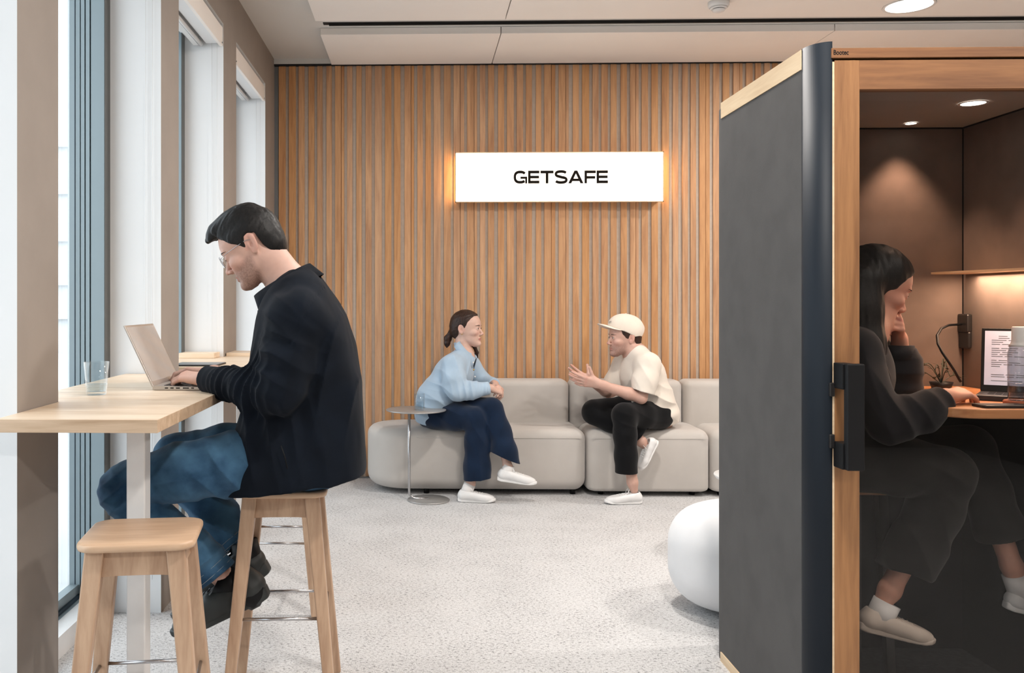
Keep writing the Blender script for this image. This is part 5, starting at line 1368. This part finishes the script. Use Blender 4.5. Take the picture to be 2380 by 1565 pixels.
def man_on_sofa():
    a = at
    J = dict(neck=a(1480, 826, 6.42), chest=a(1498, 875, 6.42), pelvis=a(1535, 965, 6.44),
             shN=a(1508, 850, 6.24), shF=a(1450, 850, 6.58), elN=a(1490, 925, 6.16), elF=a(1420, 915, 6.52), wrN=a(1392, 893, 6.16), wrF=a(1376, 890, 6.40),
             hipN=a(1535, 966, 6.34), hipF=a(1535, 960, 6.52), knN=a(1448, 962, 6.10), knF=a(1378, 955, 6.34), anN=a(1470, 1122, 6.06), anF=a(1490, 1026, 6.19),
             toN=a(1478, 1160, 6.06), toF=a(1520, 1058, 6.18))
    hd = dict(o=a(1449, 784, 6.42), fwd=(-.985, -.17, .0), up=(0, 0, 1), sc=1.10)
    hN = dict(w=a(1392, 893, 6.16), fwd=(-1, .1, .16), dorsal=(-.05, -1, -.45), sc=1.12, left_thumb_x=1, curl=((4, 12, 8), (8, 14, 8), (12, 16, 8), (16, 20, 10)), spread=(12, 4, -5, -14), thumb=(.045, .022, -.010), tcurl=4)
    hF = dict(w=a(1378, 889, 6.40), fwd=(-1, -.1, .42), dorsal=(-.1, .9, -.4), sc=1.12, left_thumb_x=-1, curl=((2, 8, 6), (6, 12, 8), (10, 16, 8), (16, 20, 10)), spread=(14, 4, -6, -16), thumb=(.045, .024, -.006), tcurl=2)
    p, F = figure('person', 'man in a cream cap and t-shirt sitting on the sofa talking with both hands raised', a(1535, 985, 6.42), J, hd, [hN, hF], (198, 158, 142), .0030, 1.02, stub=(130, 98, 88), brow='hair_brown', closed=.2)
    S_ = SDF(.0045); sq = ((0, 1, 0), 1.25)
    S_.cone(a(1480, 828, 6.42), a(1492, 868, 6.42), .085, .142, .06, sq=sq); S_.cone(a(1492, 868, 6.42), a(1515, 930, 6.42), .148, .148, .06, sq=sq); S_.cone(a(1515, 930, 6.42), a(1538, 972, 6.44), .142, .118, .05, sq=((0, 1, 0), 1.3))
    S_.ell(a(1541, 957, 6.44), (.108, .19, .078), .03)
    S_.cone(a(1482, 826, 6.38), a(1505, 848, 6.24), .066, .086, .04); S_.cone(a(1480, 826, 6.46), a(1452, 848, 6.58), .066, .082, .04)
    S_.chain([(a(1506, 850, 6.23), .088), (a(1499, 885, 6.185), .084), (a(1490, 925, 6.16), .080)], .03)
    S_.chain([(a(1450, 850, 6.58), .086), (a(1430, 890, 6.56), .080), (a(1420, 915, 6.54), .076)], .03)
    S_.cut(a(1494, 911, 6.17), (-.28, 0, -1), .003, .14); S_.cut(a(1412, 893, 6.55), (-.25, 0, -1), .003, .12)
    S_.cone(a(1494, 895, 6.175), a(1489, 930, 6.16), .066, .072, .004, 's')
    S_.cut(a(1550, 986, 6.4), (.2, 0, -1), .01)
    S_.cone(a(1462, 805, 6.40), a(1473, 828, 6.41), .060, .058, .010, 's')
    def post(P, D):
        return D - twist(P, a(1545, 930, 6.28), (.5, 0, 1), 12, .010, .13, 3) - twist(P, a(1500, 870, 6.12), (.9, 0, .5), 12, .006, .10, 7) - twist(P, a(1435, 870, 6.3), (1, 0, -.25), 11, .008, .13, 5) - twist(P, a(1470, 920, 6.25), (.8, 0, .8), 11, .007, .10, 9)
    S_.post = post; S_.build('tshirt', 'tshirt_cream', p)
    S_ = SDF(.0045)
    S_.cone(a(1538, 962, 6.44), a(1528, 962, 6.38), .105, .105, .05, sq=((0, 1, 0), 1.4))
    S_.chain([(a(1532, 964, 6.34), .102), (a(1490, 966, 6.22), .096), (a(1450, 964, 6.10), .080)], .03)
    S_.chain([(a(1451, 968, 6.09), .080), (a(1453, 1010, 6.07), .076), (a(1455, 1060, 6.06), .074), (a(1456, 1112, 6.06), .076)], .03)
    S_.chain([(a(1532, 958, 6.52), .105), (a(1450, 952, 6.44), .092), (a(1381, 955, 6.36), .082)], .03)
    S_.chain([(a(1380, 962, 6.35), .080), (a(1420, 980, 6.30), .074), (a(1470, 1003, 6.22), .066), (a(1490, 1018, 6.19), .062)], .03)
    S_.cut(a(1456, 1100, 6.06), (0, 0, -1), .003, .2); S_.cone(a(1456, 1070, 6.06), a(1456, 1120, 6.06), .055, .068, .004, 's')
    S_.cut(a(1484, 1016, 6.19), (.7, 0, -.6), .003, .09)
    def post(P, D):
        return D - twist(P, a(1450, 985, 6.02), (.5, 0, 1), 15, .005, .08, 3) - twist(P, a(1490, 960, 6.13), (.6, 0, 1), 12, .005, .10, 7)
    S_.post = post; S_.build('trousers', 'trouser_black', p)
    # hair below the cap
    S_ = SDF(.0032); S_.F = F
    S_.ell((0, -.014, .030), (.0800, .106, .092), .02); S_.ell((0, -.068, -.020), (.062, .046, .058), .03)
    YL = [-.14, -.085, -.070, -.056, -.050, -.016, -.010, .004, .012, .022, .036, .05, .13]; ZL = [-.060, -.066, -.058, -.030, .02, .022, -.010, -.030, -.016, .006, .02, .05, .06]
    S_.fn(lambda P: (np.interp(P[:, 1], YL, ZL) - P[:, 2]) * .6, (0, 0, 0), 1e9, .003, 'i')
    for s in (-1, 1): S_.ell((s * .082, -.028, -.006), (.018, .022, .034), .004, 's')
    S_.build('hair', 'hair_brown', p)
    # cap: crown, visor, seams, button, embroidered mark
    S_ = SDF(.0032); S_.F = F
    S_.ell((0, -.018, .052), (.0875, .120, .100), .02); S_.ell((0, .02, .085), (.070, .075, .060), .03)
    S_.cone((0, -.118, .02), (0, -.11, .05), .012, .03, .02)
    def edge(P): y = P[:, 1]; zl = np.interp(y, [-.14, -.06, .0, .05, .10], [-.004, .0, .030, .052, .068]); return zl - P[:, 2]
    S_.fn(edge, (0, 0, 0), 1e9, .003, 'i')
    S_.ell((0, -.118, .018), (.030, .02, .026), .004, 's')
    def post(P, D):
        Q = (P - F[0]) @ F[1] / F[2]; s_ = 0
        for n_ in ((1, 0, 0), (.5, .866, 0), (-.5, .866, 0)):
            d_ = np.abs((Q - np.array([0, -.018, 0])) @ np.array(n_)); s_ = np.maximum(s_, np.exp(-(d_ / .0016) ** 2))
        return D + .0012 * s_
    S_.post = post; cap = S_.build('cap', 'cap_cream', p)
    vis = MB(); n = 24; rs_t = []; 
    for k in range(9):
        r = k / 8; row = []
        for i in range(n + 1):
            t_ = math.radians(-72 + 144 * i / n); xx = .082 * math.sin(t_); y0 = -.01 + .108 * math.cos(t_); out_ = .078 * max(0, math.cos(t_)) ** .7
            yy = y0 - .012 + (out_ + .012) * r; zz = .070 + .020 * r - .030 * (xx / .08) ** 2 - .012 * r * (xx / .08) ** 2 + .004 * math.sin(r * 3)
            row.append((xx * (1 + .03 * r), yy, zz))
        rs_t.append(row)
    top = [[L(F, q) for q in r] for r in rs_t]; bot = [[L(F, (q[0], q[1], q[2] - .0035)) for q in r] for r in rs_t]
    m = n + 1; vs = [q for r in top for q in r] + [q for r in bot for q in r]; off = 9 * m; fs = []
    for k in range(8):
        for i in range(n): fs += [(k * m + i, k * m + i + 1, (k + 1) * m + i + 1, (k + 1) * m + i), (off + k * m + i, off + (k + 1) * m + i, off + (k + 1) * m + i + 1, off + k * m + i + 1)]
    for i in range(n): fs += [(8 * m + i, 8 * m + i + 1, off + 8 * m + i + 1, off + 8 * m + i)]
    for k in range(8): fs += [(k * m, (k + 1) * m, off + (k + 1) * m, off + k * m), (k * m + n, off + k * m + n, off + (k + 1) * m + n, (k + 1) * m + n)]
    vis.add(vs, fs, 0, True); vis.build('visor', 'cap_cream', cap)
    MB().lathe([(.001, .004), (.006, .003), (.008, 0)], 14, M=Matrix.Translation(L(F, (0, -.018, .1535)))).build('button', 'cap_cream', cap)
    emb = MB(); 
    def onc(u, v): 
        x_, z_ = -.018 + u, .098 + v; y_ = .02 + .082 * math.sqrt(max(0, 1 - (x_ / .078) ** 2 - ((z_ - .075) / .075) ** 2)); return L(F, (x_, y_ + .006, z_))
    for pth in ([(-.012, -.01), (-.012, .012)], [(-.012, .012), (-.002, .010), (-.002, .002), (-.012, 0)], [(.004, -.01), (.004, .010)], [(.004, .010), (.013, .008), (.013, -.006), (.004, -.01)]):
        emb.tube([onc(q[0] * .75, q[1] * .75) for q in pth], .0009, 5)
    emb.build('embroidered_mark', 'grey_metal', cap)
    h0, h1 = a(1492, 1166, 6.07), a(1404, 1168, 6.05); h0.z = h1.z = .001
    s1 = shoe(p, h0, h1, (0, 0, 1), tall=.085)
    s2 = shoe(p, a(1530, 1026, 6.19), a(1492, 1097, 6.15), (-.86, -.25, -.45), tall=.085)
    return p
man_on_sofa()
g = at(1152, 935, 6.30)

def woman_in_booth():
    a = at
    J = dict(neck=a(2000, 765, 3.02), chest=a(1975, 865, 3.02), pelvis=a(1975, 1050, 3.03),
             shN=a(1988, 812, 2.88), shF=a(2012, 810, 3.16), elN=a(2072, 985, 2.83), elF=a(2088, 905, 3.10), wrN=a(2200, 922, 2.855), wrF=a(2091, 788, 3.06),
             hipN=a(1985, 1065, 2.93), hipF=a(1985, 1062, 3.13), knN=a(2205, 1100, 2.88), knF=a(2255, 1040, 3.12), anN=a(2068, 1372, 2.93), anF=a(2352, 1318, 3.08),
             toN=a(2020, 1455, 2.93), toF=a(2385, 1410, 3.08))
    hd = dict(o=a(2040, 664, 3.02), fwd=(.905, -.06, -.42), up=(.42, 0, .905), sc=1.04)
    hN = dict(w=a(2200, 920, 2.86), fwd=a(2250, 912, 2.90) - a(2200, 920, 2.86), dorsal=(-.1, -.35, 1), sc=.95, left_thumb_x=-1, curl=((22, 32, 20), (20, 34, 20), (22, 34, 20), (24, 34, 20)))
    hF = dict(w=a(2091, 786, 3.06), fwd=a(2092, 741, 2.99) - a(2091, 786, 3.06), dorsal=(1, -.25, .1), sc=.93, left_thumb_x=1, curl=((48, 80, 50), (52, 84, 50), (55, 84, 50), (58, 84, 50)), spread=(4, 1, -2, -5), thumb=(.02, .045, -.02))
    p, F = figure('person', 'woman with long dark hair resting her chin on her hand inside the phone booth', a(1975, 1100, 3.03), J, hd, [hN, hF], (198, 146, 124), .0034, .96, fem=True, thin=.95, brow='hair_black', closed=.35, gaze=(0, 1, -.35), lip=(168, 106, 96))
    S_ = SDF(.0048); sq = ((0, 1, 0), 1.25)
    S_.cone(a(1996, 787, 3.02), a(1978, 860, 3.02), .070, .110, .06, sq=sq); S_.cone(a(1978, 860, 3.02), a(1965, 1040, 3.03), .115, .125, .06, sq=sq)
    S_.cone(a(1994, 787, 2.98), a(1988, 814, 2.88), .056, .070, .04); S_.cone(a(2000, 785, 3.06), a(2012, 812, 3.18), .060, .075, .04)
    S_.chain([(a(1986, 817, 2.87), .072), (a(2008, 900, 2.85), .068), (a(2068, 980, 2.82), .066)], .03)
    S_.chain([(a(2070, 982, 2.82), .066), (a(2140, 960, 2.83), .060), (a(2198, 925, 2.85), .044)], .03)
    S_.chain([(a(2012, 815, 3.16), .072), (a(2088, 900, 3.11), .066)], .03)
    S_.chain([(a(2092, 893, 3.10), .066), (a(2094, 850, 3.08), .062), (a(2091, 805, 3.06), .046)], .03)
    S_.cut(a(2194, 928, 2.85), a(2198, 920, 2.85) - a(2140, 955, 2.83), .003, .08); S_.cut(a(2091, 808, 3.06), (0, 0, 1), .003, .06)
    S_.post = lambda P, D: D - twist(P, a(2090, 960, 2.78), (1, 0, .6), 16, .007, .12, 3) - twist(P, a(2095, 870, 3.08), (0, 0, 1), 20, .006, .08, 7) - twist(P, a(2020, 880, 2.8), (1, 0, .2), 10, .007, .16, 1)
    S_.build('sweater', 'sweater_dark', p)
    for c_, n_, r_ in ((a(2091, 814, 3.06), (0, 0, 1), .046),): MB().tube([Vector(c_) - Vector((0, 0, .03)), Vector(c_) + Vector((0, 0, .016))], [.050, .045], 22).build('cuff', 'sweater_dark', p)
    S_ = SDF(.0048)
    S_.cone(a(1970, 1062, 3.03), a(1985, 1062, 3.03), .11, .11, .05, sq=((0, 1, 0), 1.35))
    S_.chain([(a(1985, 1068, 2.94), .105), (a(2100, 1085, 2.90), .092), (a(2200, 1098, 2.88), .080)], .03)
    S_.chain([(a(2200, 1105, 2.88), .080), (a(2170, 1190, 2.90), .080), (a(2125, 1280, 2.92), .084), (a(2098, 1340, 2.93), .088)], .03)
    S_.chain([(a(1990, 1062, 3.12), .10), (a(2130, 1050, 3.13), .09), (a(2250, 1042, 3.12), .078)], .03)
    S_.chain([(a(2252, 1048, 3.12), .078), (a(2290, 1140, 3.10), .074), (a(2325, 1235, 3.09), .076), (a(2335, 1262, 3.09), .076)], .03)
    nN = a(2095, 1360, 2.93) - a(2160, 1210, 2.9); S_.cut(a(2104, 1328, 2.93), (nN.x * .6 - .02, 0, nN.z), .003, .24)
    nF = a(2330, 1255, 3.09) - a(2290, 1140, 3.1); S_.cut(a(2328, 1248, 3.09), nF, .003, .15)
    S_.post = lambda P, D: D - twist(P, a(2200, 1110, 2.83), (.6, 0, 1), 16, .006, .09, 3) - twist(P, a(2130, 1280, 2.85), (1, 0, .4), 10, .008, .15, 7)
    S_.build('trousers', 'trouser_olive', p)
    # long straight dark hair
    S_ = SDF(.0034); S_.F = F
    S_.ell((0, -.016, .034), (.0825, .112, .096), .02)
    S_.ell((0, -.070, -.02), (.068, .056, .080), .03)
    YL = [-.14, -.03, -.005, .012, .030, .048, .062, .078, .092, .13]; ZL = [-.16, -.12, -.055, -.030, .0, .034, .054, .074, .086, .09]
    S_.fn(lambda P: (np.interp(P[:, 1], YL, ZL) - P[:, 2]) * .6, (0, 0, 0), 1e9, .004, 'i'); S_.frame()
    for dY, dx in ((-.072, 0), (.075, 4)):
        S_.chain([(a(2020 + dx, 655, 3.02 + dY), .045), (a(2012 + dx, 720, 3.02 + dY * 1.1), .048), (a(2022 + dx, 800, 3.02 + dY * 1.35), .044), (a(2038 + dx, 880, 3.00 + dY * 1.6), .032), (a(2044 + dx, 925, 2.99 + dY * 1.7), .010)], .03, sq=((0, 1, 0), .62))
    S_.chain([(a(1985, 660, 3.02), .06), (a(1978, 760, 3.02), .075), (a(1975, 840, 3.02), .05)], .03, sq=((0, 1, 0), 1.2))
    S_.post = lambda P, D: D - .0018 * vnoise(P * np.array([110, 60, 12.])) - .002 * vnoise(P * np.array([50, 40, 6.]))
    S_.build('hair', 'hair_black', p)
    shoe(p, a(1992, 1462, 2.93), a(2171, 1503, 2.92), (.22, 0, .97), mats=('shoe_beige', 'sole_beige', 'shoe_beige'), tall=.088)
    shoe(p, a(2332, 1415, 3.08), a(2500, 1455, 3.06), (.22, 0, .97), mats=('shoe_white', 'sole_white', 'shoe_white'), tall=.088)
    for q0, q1 in ((a(2062, 1400, 2.93), a(2040, 1444, 2.93)), (a(2360, 1335, 3.08), a(2375, 1380, 3.08))): MB().tube([q0, q0.lerp(q1, .5), q1], .042, 20).build('sock', 'sock_white', p)
    # her seat
    t = thing('booth_stool', 'dark stool under the woman inside the phone booth', 'stool', (a(1960, 1100, 3.03).x, 3.03, .031)); cx = a(1960, 1100, 3.03).x + .03; zt = .775
    MB().prism(rrect(cx - .17, 2.93, cx + .17, 3.27, .06), zt - .035, zt).build('seat', 'pod_wood_h', t, bevel=.004)
    for sx in (-1, 1):
        for sy in (-1, 1): MB().bar((cx + sx * .10, 3.13 + sy * .09, zt - .036), (cx + sx * .12, 3.13 + sy * .12, .031), .032, .026).build('leg', 'plastic_dark', t)
    return p
woman_in_booth()
